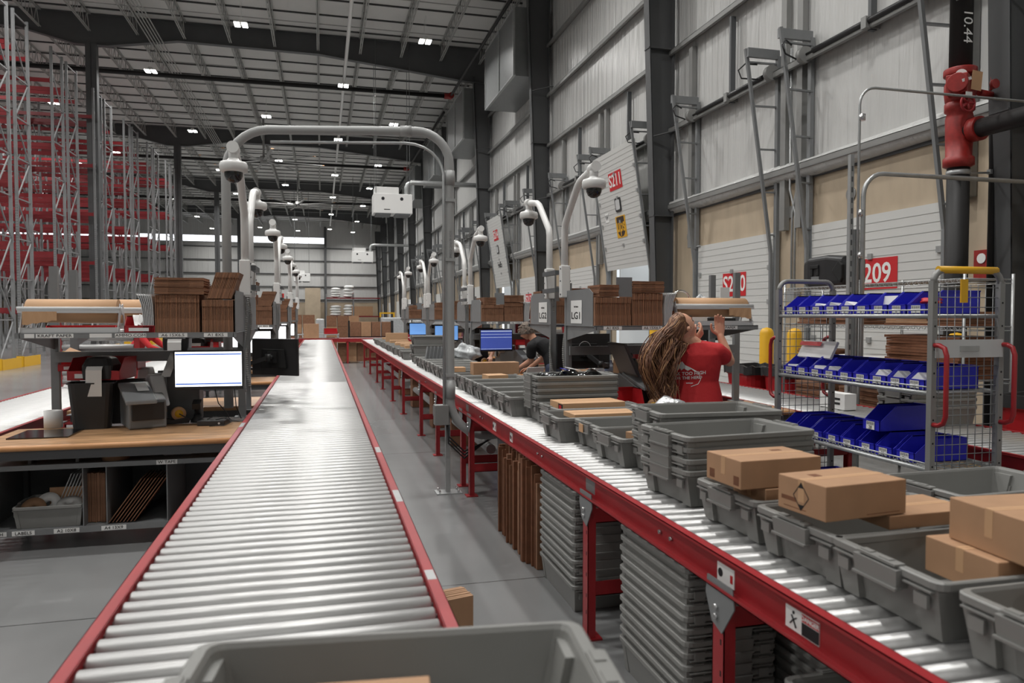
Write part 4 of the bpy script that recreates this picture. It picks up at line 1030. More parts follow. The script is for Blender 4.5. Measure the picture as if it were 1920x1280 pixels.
redbin('red open bin with brown papers, left end of the nearest left bench channel', (-1.86, 6.5, 1.10), .2, .26, .24, .12)
m = MB(); m.box((0, 0, .1), (.2, .16, .01), (.3, .4, 0)); solo('paper_stack', m, 'card', 'brown papers sticking out of the red bin at the left bench end', 'paper', (-1.86, 6.5, 1.11))
def sealer(lab, loc, rz, s=1):
    t = thing('tape_dispensing_machine', lab, 'tape machine', loc, rz)
    m = MB(); m.prism([(-.13*s, 0), (.15*s, 0), (.17*s, .08*s), (.17*s, .22*s), (.10*s, .25*s), (-.13*s, .16*s)], -.1*s, .1*s, 'x'); part('machine_body', m, 'grey_plastic', t, .012)
    m = MB(); m.b2((-.085*s, -.145*s, .05*s), (.085*s, -.128*s, .15*s)); part('front_mouth', m, 'black_plastic', t, .004)
    m = MB(); m.prism([(-.24*s, .15*s), (.02*s, .235*s), (.02*s, .26*s), (-.24*s, .175*s)], -.13*s, .03*s, 'x'); k_ = part('keypad_lid', m, 'grey_plastic', t, .008)
    m = MB()
    for i in range(4):
        for j in range(2): m.box((-.10*s+.022*j*s, (-.2+.05*i)*s, (.18+.0165*i)*s), (.014*s, .02*s, .008*s), (.31, 0, 0))
    part('key_row', m, 'black_plastic', k_)
    m = MB(); m.box((-.02*s, -.07*s, .236*s), (.06*s, .12*s, .002), (.31, 0, 0)); part('barcode_sheet', m, 'paper', k_)
    m = MB(); m.prism([(-.12*s, .12*s), (.06*s, .29*s), (.17*s, .29*s), (.2*s, .2*s), (.04*s, .12*s)], .045*s, .125*s, 'x'); part('roll_cover', m, 'grey_light', t, .015)
    m = MB(); m.cyl((.125*s, .1*s, .17*s), (.135*s, .1*s, .17*s), .035*s, 18); part('hub_cap', m, 'black_plastic', t)
    m = MB(); m.prism([(-.05*s, .11*s), (0, .115*s), (.01*s, .14*s), (-.04*s, .15*s)], -.102*s, .02, 'x'); part('warning_mark', m, 'yellow', t) if False else None
    m = MB(); m.b2((-.012*s, -.147*s, .142*s), (.012*s, -.145*s, .154*s)); part('warning_mark', m, 'yellow', t)
    return t
SEAL = sealer('grey tape dispensing machine with keypad on the nearest left bench', (-1.30, 6.05, TZ), .38, 1.28)
m = MB(); m.add([(-1.20, 6.16, 1.055), (-1.14, 6.2, 1.055), (-1.10, 6.36, 1.235), (-1.16, 6.34, 1.235), (-1.20, 6.1615, 1.055), (-1.14, 6.2015, 1.055), (-1.10, 6.3615, 1.235), (-1.16, 6.3415, 1.235)], [(0, 1, 2, 3), (7, 6, 5, 4), (0, 1, 5, 4), (1, 2, 6, 5), (2, 3, 7, 6), (3, 0, 4, 7)])
solo('label_strip', m, 'paper', 'white paper strip rising from the grey tape machine to the rear printer', 'paper strip')
m = MB(); m.b2((-.12, -.1, 0), (.12, .1, .42)); solo('tower_cabinet', m, 'steel_dark', 'grey metal tower behind the tape machine, nearest left bench', 'cabinet', (-1.06, 6.36, TZ), bevel=.01)
def tape_gun(lab, loc, rz=0):
    t = thing('tape_dispenser', lab, 'tape dispenser', loc, rz)
    m = MB(); m.prism([(-.1, 0), (.1, 0), (.11, .03), (.09, .045), (-.02, .03), (-.085, .06), (-.105, .03)], -.035, .035, 'y'); part('dispenser_base', m, 'black_plastic', t, .004)
    m = MB(); m.lathe([(.028, -.024), (.052, -.024), (.052, .024), (.028, .024), (.028, -.024)], (.03, 0, .075), 24, 'y'); part('tape_roll', m, 'kraft', t)
    m = MB(); m.lathe([(.0, -.026), (.03, -.026), (.03, .026), (0, .026)], (.03, 0, .075), 20, 'y'); part('tape_hub', m, 'yellow', t)
    m = MB(); m.bar((.1, -.0, .03), (.03, 0, .075), .055, .008); part('side_arm', m, 'black_plastic', t)
    return t
TG = tape_gun('black tape dispenser with a yellow hub in front of the grey tape machine', (-1.10, 6.12, TZ), .3)
def scanner(lab, loc, rz=0):
    t = thing('barcode_scanner', lab, 'scanner', loc, rz)
    m = MB(); m.lathe([(.0, 0), (.055, 0), (.05, .02), (.03, .04), (.028, .06), (0, .06)], n=18); part('scanner_base', m, 'black_plastic', t)
    m = MB(); m.tube([(0, .02, .05), (0, 0, .1), (0, -.015, .13)], [.026, .024, .03], 10); m.box((0, -.02, .14), (.06, .09, .045), (.3, 0, 0)); part('scanner_head', m, 'black_plastic', t)
    return t
SC = scanner('black barcode scanner on its stand below the white monitor', (-.94, 6.16, TZ))
def minipc(lab, loc, rz=0):
    t = thing('mini_computer', lab, 'computer', loc, rz)
    m = MB(); m.box((0, 0, .019), (.2, .17, .036)); part('computer_case', m, 'black_plastic', t, .004)
    m = MB(); m.cyl((.06, -.0865, .018), (.06, -.085, .018), .008, 10); part('power_button', m, 'grey_light', t)
    m = MB(); m.tube([(-.05, -.0, .038), (-.02, .06, .05), (.05, .09, .045), (.12, .06, .02), (.16, .1, .005)], .003, 5); m.tube([(.02, -.03, .038), (.08, -.02, .05), (.14, .0, .02), (.1, -.1, .004), (0, -.12, .003)], .003, 5); part('loose_cable', m, 'black_plastic', t)
    return t
PC = minipc('flat black mini computer with loose cables under the white monitor', (-.80, 6.0, TZ), -.15)
monitor('white-lit monitor on an arm at the right end of the nearest left bench', .50, .30, (-.835, 6.02, 1.115), -.03, 'screen_white', arm=[(0, .11, -.05), (.1, .2, -.08), (.18, .36, -.08)], lines='bar')
m = MB()
m.tube([(-.80, 6.06, .97), (-.78, 6.1, .85), (-.72, 6.15, .76), (-.7, 6.1, .71)], .004, 6); m.tube([(-.66, 6.08, .97), (-.65, 6.1, .82), (-.62, 6.15, .72)], .004, 6)
solo('monitor_cable', m, 'black_plastic', 'two black cables hanging below the white monitor', 'cable')
monitor('black monitor seen from the back, overhanging the centre conveyor', .50, .33, (-.40, 7.0, 1.155), PI-.62+.0, 'screen_white', arm=[(0, .11, 0), (.16, .2, -.06), (.3, .12, -.1)])
# clutter in the lower shelves of the nearest left bench
tub = tote(-1.745, 5.58, .140, .0, 'grey tub of label rolls on the bottom shelf of the nearest left bench'); tub.scale = (.68, 1, 1)
for k, (x, y, z, rx) in enumerate(((-1.86, 5.50, .25, .9), (-1.79, 5.56, .265, 1.0), (-1.64, 5.48, .275, .35))):
    m = MB(); m.lathe([(.02, -.012), (.075, -.012), (.075, .012), (.02, .012), (.02, -.012)], n=24); solo('label_roll', m, 'paper' if k else 'card', '%s label roll lying in the tub on the left bench bottom shelf' % ('brown', 'tilted white', 'flat white')[k], 'roll', (x, y, z), (rx, 0, 0))
m = MB(); m.b2((-.12, -.004, 0), (.12, .004, .16)); solo('cardboard_sheet', m, 'card', 'brown carton panel standing in the grey tub of label rolls', 'cardboard', (-1.68, 5.62, .20))
for k in range(9):
    m = MB(); m.box((0, 0, 0), (.006, .26, .30)); solo('envelope', m, 'grey_light', 'grey envelope leaning behind the tub on the bottom shelf', 'envelope', (-1.72+.02*k, 5.74, .31), (0, .38, 0), group='grey envelopes behind the tub')
flat_bundle(-1.485, 5.62, .140, 14, .011, .3, .33, 0, 'folded carton in the A2 row on the bottom shelf', 'folded cartons in the A2 row on the bottom shelf', matn='card_brown')
for k in range(8):
    m = MB(); m.box((0, 0, 0), (.006, .30, .35)); solo('leaning_carton', m, 'card_dark' if k % 2 else 'card_brown', 'dark folded carton leaning to the right on the bottom shelf', 'folded carton', (-1.285+.022*k, 5.56, .29), (0, .62, 0), group='leaning dark cartons on the bottom shelf')
for (u0, u1, body, z, nm) in ((1.37, 1.50, 'TRASH', .125, 0), (1.21, 1.34, 'LABELS', .125, 0), (.95, 1.10, 'A2 10X8', .125, 0), (.67, .82, 'A4 13X9', .125, 0), (.35, .48, 'W TAPE', .546, 0)):
    x0, x1 = LX0-u1, LX0-u0; y = 6.4-1.10+.063
    t = thing('shelf_tag', 'white shelf tag reading %s on the nearest left bench' % body, 'shelf tag', ((x0+x1)/2, y, z))
    m = MB(); m.b2((-(x1-x0)/2, -.0022, -.015), ((x1-x0)/2, 0, .015)); s_ = part('tag_strip', m, 'paper', t); text(body, .028, 'ink', s_, (0, -.003, 0), (PI/2, 0, 0), sx=1.1)
m = MB(); m.lathe([(.05, 0), (.085, 0), (.085, .075), (.05, .075), (.05, 0)], n=28); solo('tape_roll', m, 'card', 'large brown tape roll on the middle shelf of the nearest left bench', 'tape roll', (-1.36, 5.5, .558))
m = MB(); m.b2((-.2, -.1, 0), (.2, .1, .015)); solo('wood_board', m, 'card', 'brown board on small blocks, middle shelf of the nearest left bench', 'board', (-1.72, 5.5, .60))
for dx in (-.14, .14):
    m = MB(); m.b2((-.01, -.05, 0), (.01, .05, .04)); solo('board_block', m, 'steel_grey', 'small block under the %s end of the brown board' % ('left' if dx < 0 else 'right'), 'block', (-1.72+dx, 5.5, .5575))
m = MB(); m.b2((-.09, -.08, 0), (.09, .08, .06)); solo('small_box', m, 'grey_light', 'pale box on the middle shelf of the nearest left bench, right part', 'box', (-.98, 5.62, .558), bevel=.004)
# red bin and other bits on the near left upper shelf
redbin('red bin with silver packets on the upper shelf beside the kraft roll', (-1.245, 5.84, 1.406), 0, .20, .24, .12)
for k in range(3):
    m = MB(); m.box((0, 0, .0), (.05, .16, .012), (.5, .3*k, .3)); solo('silver_packet', m, 'paper', 'silver packet in the red bin on the nearest left upper shelf, %s' % ('left', 'middle', 'right')[k], 'packet', (-1.28+.03*k, 5.82, 1.49))
kraft_holder(lambda u, v, z: (-1.45, 6.22, 1.406), .3, 1.1, 'second kraft paper roll behind the nearest one, on the back-to-back shelf', -1, -1, r=.09, torn=False)
redbin('red tray under the near kraft roll on the upper shelf', (-1.70, 6.05, 1.406), 0, .46, .12, .05, False)
m = MB(); m.box((0, 0, .0), (.34, .12, .012), (.05, 0, .1)); solo('paper_stack', m, 'paper', 'grey papers lying under the near kraft paper roll', 'paper', (-1.58, 5.95, 1.42))
# ---------------------------------------------------------------- right nearest bench items
monitor('black monitor seen from behind with a round maker mark, beside the LG posts', .56, .34, (2.48, 6.85, 1.18), PI+.05, 'screen_blue', arm=[(0, .1, -.02), (-.1, .2, -.12), (-.2, .12, -.14)], logo='DELL')
monitor('thin dark monitor turned edge-on beside the woman in red', .50, .30, (2.50, 5.92, 1.15), -1.66, 'steel_dark', tilt=.42, arm=[(0, .1, -.02), (-.1, .22, -.15), (-.22, .3, -.28)])
for (a, b, l) in (((2.22, 6.2, .75), (2.35, 6.15, 1.0), 'left'), ((2.33, 6.1, .72), (2.46, 6.12, .98), 'right')):
    m = MB(); m.bar(a, b, .07, .05); m.cyl((a[0], a[1], a[2]-.05), (a[0], a[1], a[2]+.04), .04, 12); solo('monitor_stand', m, 'black_plastic', 'black folding monitor support arm, %s one, below the edge-on monitor' % l, 'monitor arm')
redbin('red bin on the nearest right bench under the edge-on monitor', (2.40, 5.72, TZ), 0, .34, .26, .22, False)
dup(TG, (2.66, 5.70, TZ), -.4, 'black tape dispenser with yellow hub, on the nearest right bench edge')
dup(SEAL, (2.72, 6.05, TZ), .2, 'dark tape machine partly hidden by the woman\'s long hair')
waste('black waste bin on the nearest right bench, right of the woman', (3.25, 6.12, TZ), .32, .22, .34)
m = MB(); m.box((0, 0, .004), (.42, .30, .008)); solo('cutting_plate', m, 'dark_glass', 'thin black glass plate on the right end of the nearest right bench', 'plate', (3.52, 5.86, TZ))
m = MB(); m.tube([(0, 0, .02), (.04, -.03, .03), (.1, -.05, .02)], [.03, .035, .02], 8); 
for k in range(4): m.tube([(.1, -.05+.014*(k-1.5), .02), (.15, -.06+.024*(k-1.5), .012)], [.009, .007], 6)
solo('work_glove', m, 'black_matte', 'black work glove on the nearest right bench beside the waste bin', 'glove', (3.12, 5.72, TZ))
c = carton(2.82, 5.80, TZ, .16, .14, .26, .2, 'upright brown carton beside the woman in red, on the bench')
carton(2.75, 6.3, 1.0, .26, .2, .12, .1, 'brown carton on the channel left of the woman\'s hair')
m = MB(); m.b2((2.70, 6.15, .98), (2.98, 6.4, .995)); solo('small_shelf', m, 'steel_grey', 'small grey shelf carrying a brown carton, behind the woman\'s hair', 'shelf')
redbin('red bin on the right upper shelf behind the water bottle', (2.86, 5.85, 1.444), 0, .16, .2, .12, False)
t = thing('water_bottle', 'clear plastic water bottle with a blue label on the right upper shelf', 'bottle', (3.03, 5.74, 1.444))
m = MB(); m.lathe([(0, 0), (.032, 0), (.034, .01), (.034, .14), (.03, .17), (.014, .2), (.013, .215)], n=20); part('bottle_body', m, 'clear_plastic', t)
m = MB(); m.lathe([(.0348, .09), (.0348, .135)], n=20); part('bottle_label', m, 'bin_blue', t)
m = MB(); m.lathe([(0, .222), (.015, .222), (.015, .206)], n=16); part('bottle_cap', m, 'paper', t)
m = MB(); m.tube([(3.03, 6.05, 1.444), (3.03, 6.05, 1.62)]+[(3.12-.09*math.cos(PI*i/10), 6.05, 1.66+.09*math.sin(PI*i/10)) for i in range(11)]+[(3.21, 6.05, 1.55)], .010, 8)
solo('curved_rod', m, 'chrome', 'curved chrome rod rising above the right upper shelf by the bottle', 'rod')
m = MB(); m.box((3.78, 6.43, 1.72), (.1, .01, .16)); solo('paper_sheet', m, 'paper', 'white paper hanging by the right slotted post before the S210 sign', 'paper')
solo('plastic_bag', blob((3.56, 6.5, 1.64), (.06, .05, .09), seed=4), 'shrink_wrap', 'clear plastic bag beside the left slotted post', 'bag')
redbin('red printed package under the right kraft roll', (3.0, 5.95, 1.444), 0, .3, .14, .08, False)
m = MB(); m.b2((3.12, 5.9, 1.444), (3.3, 5.98, 1.52)); solo('printed_box', m, 'paper', 'white printed box under the right kraft roll', 'box')
m = MB(); m.box((3.45, 5.95, 1.476), (.26, .1, .06)); solo('black_pouch', m, 'black_plastic', 'black glossy pouch under the right kraft roll', 'pouch')
# ---------------------------------------------------------------- monitors and machines on further benches
for side in ('L', 'R'):
    X0, W_, vf, vl, zs = SPEC[side]; su = 1 if side == 'R' else -1; row = 'left' if side == 'L' else 'right'
    for k in (1, 2, 3):
        Yp = PAIRS[k]
        for sv in (-1, 1):
            yp = Yp+(0 if sv < 0 else .46); nm = '%s %s bench pair, %s side' % (ORD[k], row, 'near' if sv < 0 else 'far')
            scr = 'screen_white' if side == 'L' else ('screen_navy' if k == 1 else 'screen_blue')
            monitor('monitor on the %s' % nm, .5, .32, (X0+su*.30, yp+sv*.42, 1.17), (0 if sv < 0 else PI)+(.12 if side == 'R' else 0), scr, arm=[(0, .11, 0), (-.1*su, .3, -.05)], lines='rows' if scr == 'screen_navy' else None)
            if k < 3:
                dup(SEAL, (X0+su*.75, yp+sv*.42, TZ), .1 if sv < 0 else PI, 'grey tape machine on the %s' % nm)
                dup(TG, (X0+su*.42, yp+sv*.62, TZ), 0, 'black tape dispenser on the %s' % nm)
                redbin('red bin on the %s' % nm, (X0+su*1.0, yp+sv*.2, 1.06), 0 if sv < 0 else PI, .34, .3, .15)
            if k < 2 and side == 'L': printer('black label printer on the %s' % nm, (X0+su*1.0, yp+sv*.2, 1.067), 0 if sv < 0 else PI)
            if k > 0 and sv < 0: redbin('red bin on the upper shelf, %s' % nm, (X0+su*.68, yp-.55, zs+.002), 0, .22, .2, .12)
for sv in (1,):
    for side in ('L', 'R'):
        X0 = SPEC[side][0]; su = 1 if side == 'R' else -1
        dup(SEAL, (X0+su*.8, 6.86+.42, TZ), PI, 'grey tape machine on the far side of first %s bench pair' % ('left' if side == 'L' else 'right'))
        redbin('red bin on the channel, far side of first %s bench pair' % ('left' if side == 'L' else 'right'), (X0+su*1.1, 7.08, 1.06), PI, .34, .3, .15)
printer('black label printer behind the mid channel of the first left bench pair', (-1.22, 6.98, 1.23), 0)
# raised conveyor gate seen behind the left waste bin
t = thing('conveyor_gate', 'raised conveyor gate with stacked rollers and red rails, behind the left bench', 'conveyor gate', (-2.95, 9.6, .70))
for x in (0, .82):
    m = MB(); m.b2((x-.025, 0, 0), (x+.025, .05, .80)); part('gate_rail', m, 'red_paint', t)
for k in range(8):
    m = MB(); m.cyl((.03, .02, .06+.1*k), (.79, .02, .06+.1*k), .03, 12); part('gate_roller', m, 'roller', t)
t = thing('conveyor_gate', 'raised conveyor gate with stacked rollers behind the bending man', 'conveyor gate', (3.15, 11.9, .70))
for x in (0, .82):
    m = MB(); m.b2((x-.025, 0, 0), (x+.025, .05, .80)); part('gate_rail', m, 'red_paint', t)
for k in range(8):
    m = MB(); m.cyl((.03, .02, .06+.1*k), (.79, .02, .06+.1*k), .03, 12); part('gate_roller', m, 'roller', t)
# ---------------------------------------------------------------- wire cart with blue bins
CX0, CX1, CY0, CY1 = 3.27, 3.73, 3.38, 4.80
t = CART = thing('picking_cart', 'tall grey wire cart on wheels with blue bins and red handles', 'cart', (CX0, CY0, 0))
CW, CL = CX1-CX0, CY1-CY0
for y, nm in ((0, 'near'), (CL, 'far')):
    for x in (0, CW):
        m = MB(); m.b2((x-.017, y-.017, .14), (x+.017, y+.017, 1.72)); fr = part('upright', m, 'girt_grey', t)
        m = MB()
        for z in [.3+.13*i for i in range(11)]: m.cyl((x, y-.0178, z), (x, y-.0172, z), .006, 8)
        part('bolt_hole', m, 'black_matte', fr)
        m = MB(); m.lathe([(.0, -.02), (.06, -.02), (.065, 0), (.06, .02), (0, .02)], (x, y, .066), 18, 'x'); m.b2((x-.03, y-.03, .12), (x+.03, y+.03, .145)); part('wheel', m, 'black_matte', t)
    m = MB(); pts = [(0, y, 1.71)]+[(.07*(1-math.cos(PI/2*i/5)), y, 1.71+.07*math.sin(PI/2*i/5)) for i in range(1, 6)]+[(CW-.07*(1-math.sin(PI/2*i/5)), y, 1.71+.07*math.cos(PI/2*i/5)) for i in range(0, 6)]
    m.tube(pts, .018, 10); part('top_bow', m, 'girt_grey', t)
    m = MB()
    k = .045
    while k < CW: m.cyl((k, y, .2), (k, y, 1.7), .0025, 5); k += .052
    k = .2
    while k < 1.7: m.cyl((0, y, k), (CW, y, k), .0025, 5); k += .055
    part('wire_panel', m, 'steel_grey', t)
    s = -1 if y == 0 else 1
    for x in (0, CW):
        m = MB(); p = [(x, y, 1.365), (x, y+s*.05, 1.365), (x, y+s*.085, 1.35), (x, y+s*.1, 1.31), (x, y+s*.1, .98), (x, y+s*.085, .94), (x, y+s*.05, .925), (x, y, .925)]; m.tube(p, .0135, 10); part('push_handle', m, 'red_paint', t)
m = MB(); m.tube([(.03, 0, 1.782), (CW-.03, 0, 1.782)], .021, 10); part('top_grip', m, 'yellow', t, label='yellow padded grip')
m = MB(); m.b2((.16, -.03, 1.60), (.205, -.02, 1.73)); part('yellow_strap', m, 'yellow', t)
m = MB(); m.b2((-.0, -.026, 1.295), (CW, -.018, 1.395)); pl = part('name_plate', m, 'grey_light', t)
m = MB(); m.b2((.16, -.032, 1.33), (.29, -.026, 1.36)); part('label_holder', m, 'galv', pl)
SH = [1.525, 1.095, .665, .27]
for z in SH:
    m = MB(); m.cyl((0, 0, z), (0, CL, z), .013, 10); m.cyl((CW, 0, z), (CW, CL, z), .013, 10); m.cyl((0, 0, z+.035), (0, CL, z+.035), .005, 6)
    k = 0
    while k < CL: m.cyl((0, k, z), (0, k, z+.035), .0025, 4); m.cyl((0, k, z+.005), (CW, k, z+.005), .0025, 4); k += .03
    k = .05
    while k < CW: m.cyl((k, 0, z+.001), (k, CL, z+.001), .004, 5); k += .1
    part('wire_shelf', m, 'galv', t)
bw, bd, bh = .138, .375, .135
def bluebin(i, x, y, z, lab, num):
    t = akro(bw, bd, bh, 'bin_blue', lab, 'bin'); t.location = (x, y, z); t.rotation_euler = (0, 0, -PI/2)
    if num: bin_label(t, bd, bh, num)
    return t
NW = ['1', '2', '3', '4', '5', '6', '7', '8', '9']
for r, z in enumerate(SH[:2]):
    for i in range(9):
        num = r*9+i+1; y = CY1-.085-(CL-.05)/9.3*i-.012
        bluebin(i, CX0+.035+bd/2-.01, y, z+.012, 'blue bin on the %s shelf of the wire cart, %s from the far end' % (('top', 'second')[r], (['first']+ORDN[1:])[i]), num)
        if (r == 1 and i in (0, 2, 3, 6, 7, 8)) or (r == 0 and i in (2, 3, 4)):
            m = MB(); m.box((0, 0, 0), (.10, .1, .055), (.1*i, .05, .2)); solo('small_package', m, 'grey_light' if i % 2 else 'paper', 'pale package in the %s blue bin from the far end, %s cart shelf' % ((['first']+ORDN[1:])[i], ('top', 'second')[r]), 'package', (CX0+.1, y, z+.05))
m = MB(); m.box((0, 0, 0), (.006, .11, .07)); solo('paper_slip', m, 'paper', 'white slip standing in a top shelf blue bin of the wire cart', 'paper', (CX0+.12, CY1-.085-(CL-.05)/9.3*6, SH[0]+.09), (0, .2, 0))
solo('snack_packet', blob((CX0+.14, CY1-.085-(CL-.05)/9.3*8-.02, SH[0]+.085), (.06, .06, .03), seed=5), 'sign_red', 'red and white packet in the nearest top shelf bin of the cart', 'packet')
for i in range(8):
    y = CY1-.085-(CL-.05)/8.6*i; bluebin(i, CX0+.035+bd/2-.01+.01*(i % 2), y, SH[2]+.012, 'blue bin on the third shelf of the wire cart, %s from the far end' % (['first']+ORDN[1:])[i], 19+i)
b = bluebin(0, CX0+.05+bd/2, CY1-.085-(CL-.05)/8.6*5.2, SH[2]+.012+bh+.002, 'blue bin stacked on top of the third shelf row of the cart', 28)
b.scale = (1.05, 1.05, 1.15)
for i in range(4):
    bluebin(i, CX0+.035+bd/2, CY1-.2-.15*i, SH[3]+.012, 'blue bin on the lowest cart shelf, %s from the far end' % (['first']+ORDN[1:])[i], 30+i)
m = MB(); m.box((CX0+.17, CY1-.22, SH[1]+.19), (.02, .34, .13), (0, .5, .05)); solo('mailer_bag', m, 'paper', 'white mailer with a red stripe standing in the second shelf bins', 'mailer')
m = MB(); m.box((CX0+.155, CY1-.16, SH[1]+.232), (.003, .22, .03), (0, .5, .05)); solo('red_stripe', m, 'sign_red', 'red printed stripe on the white mailer in the cart', 'label')
# ---------------------------------------------------------------- people
from mathutils.bvhtree import BVHTree
def fuse(mb, matn, voxel=.006, smooth=4, name='body'):
    me = mb.mesh(name, matn); o = bpy.data.objects.new('tmp', me); COL.objects.link(o)
    r = o.modifiers.new('r', 'REMESH'); r.mode = 'VOXEL'; r.voxel_size = voxel; r.use_smooth_shade = True
    if smooth: s = o.modifiers.new('s', 'SMOOTH'); s.factor = .6; s.iterations = smooth
    bpy.context.view_layer.update(); dg = bpy.context.evaluated_depsgraph_get()
    out = bpy.data.meshes.new_from_object(o.evaluated_get(dg)); bpy.data.objects.remove(o)
    out.name = name; out.polygons.foreach_set('use_smooth', [True]*len(out.polygons)); return out
def ball(m, c, r, n=10):
    c = Vector(c); r = (r, r, r) if not isinstance(r, (tuple, list)) else r; L = []
    for i in range(n+1):
        t_ = PI*i/n; s = max(.001, math.sin(t_)); L.append([c+Vector((r[0]*s*math.cos(PI*k/n), r[1]*s*math.sin(PI*k/n), r[2]*math.cos(t_))) for k in range(2*n)])
    m.loops(L, cap0=True, cap1=True)
def limb(m, pts, rs):
    for p, r in zip(pts, rs): ball(m, p, r)
    for i in range(len(pts)-1): m.tube([pts[i], pts[i+1]], [rs[i], rs[i+1]], 14)
def loft(m, secs, right, fwd):
    """secs: (centre, half width, half depth); oriented rings"""
    L = []; n = 20
    for (c, a, b) in secs:
        L.append([Vector(c)+right*(a*math.cos(2*PI*k/n))+fwd*(b*math.sin(2*PI*k/n)) for k in range(n)])
    m.loops(L, cap0=True, cap1=True)
def head(m, c, fdir, up, s=1.0):
    f = Vector(fdir).normalized(); u = Vector(up); u = (u-f*u.dot(f)).normalized(); r = f.cross(u)
    n = 30; L = []
    def g(x, c0, w): return math.exp(-((x-c0)/w)**2)
    for i in range(n+1):
        t_ = PI*i/n; row = []
        for k in range(2*n):
            a = PI*k/n; X, Y, Z = math.sin(t_)*math.cos(a), math.sin(t_)*math.sin(a), math.cos(t_)
            x, y, z = X*.074, Y*.092, Z*.112
            if Z < 0: x *= 1-.32*Z*Z; y = y*(1-.12*Z*Z)+.012*(-Z)
            if Y > 0:
                fx = abs(X)
                y += .024*g(X, 0, .13)*g(Z, -.12, .17)*(1 if Z < .1 else .6)
                y -= .009*g(fx, .36, .17)*g(Z, .10, .13)
                y += .006*g(fx, .3, .25)*g(Z, .27, .1)
                y += .008*g(X, 0, .25)*g(Z, -.50, .09)
                y -= .005*g(X, 0, .25)*g(Z, -.62, .05)
                y += .012*g(X, 0, .28)*g(Z, -.86, .12)
            row.append(Vector(c)+(r*x+f*y+u*z)*s)
        L.append(row)
    m.loops(L, cap0=True, cap1=True)
    for sx in (-1, 1): ball(m, Vector(c)+(r*sx*.074-f*.008+u*.0)*s, .017*s, 6)
    return f, u, r
def hand(m, w, d, pn, thumb, curl=.5, s=1.0, spread=.22):
    """w wrist, d direction of the palm, pn palm normal, thumb side vector"""
    w = Vector(w); d = Vector(d).normalized(); pn = Vector(pn); pn = (pn-d*pn.dot(d)).normalized(); t_ = d.cross(pn)
    if t_.dot(Vector(thumb)) < 0: t_ = -t_
    L = []
    for (a, hw, hd) in ((0, .024, .018), (.03, .034, .016), (.07, .041, .014), (.095, .038, .012)):
        L.append([w+d*a*s+t_*(hw*s*math.cos(2*PI*k/14))+pn*(hd*s*math.sin(2*PI*k/14)) for k in range(14)])
    m.loops(L, cap0=True, cap1=True)
    for i, (off, ln) in enumerate(((.029, .068), (.010, .078), (-.010, .072), (-.029, .056))):
        p = w+d*.088*s+t_*off*s; dd = (d+t_*off*spread*20*.35).normalized(); pts = [p]; ang = 0
        for seg in (.45, .32, .26):
            ang += curl*(.7+.15*i); q = dd*math.cos(ang)+pn*math.sin(ang); p = p+q*ln*seg*s; pts.append(p)
        limb(m, pts, [.0095*s, .009*s, .0082*s, .0072*s])
    p0 = w+d*.022*s+t_*.024*s; p1 = p0+(d*.5+t_*.75+pn*.25).normalized()*.042*s; p2 = p1+(d*.85+t_*.3+pn*.35).normalized()*.034*s; p3 = p2+(d*.9+pn*.4).normalized()*.026*s
    limb(m, [p0, p1, p2, p3], [.015*s, .0115*s, .010*s, .0085*s])
def V(*a): return Vector(a)
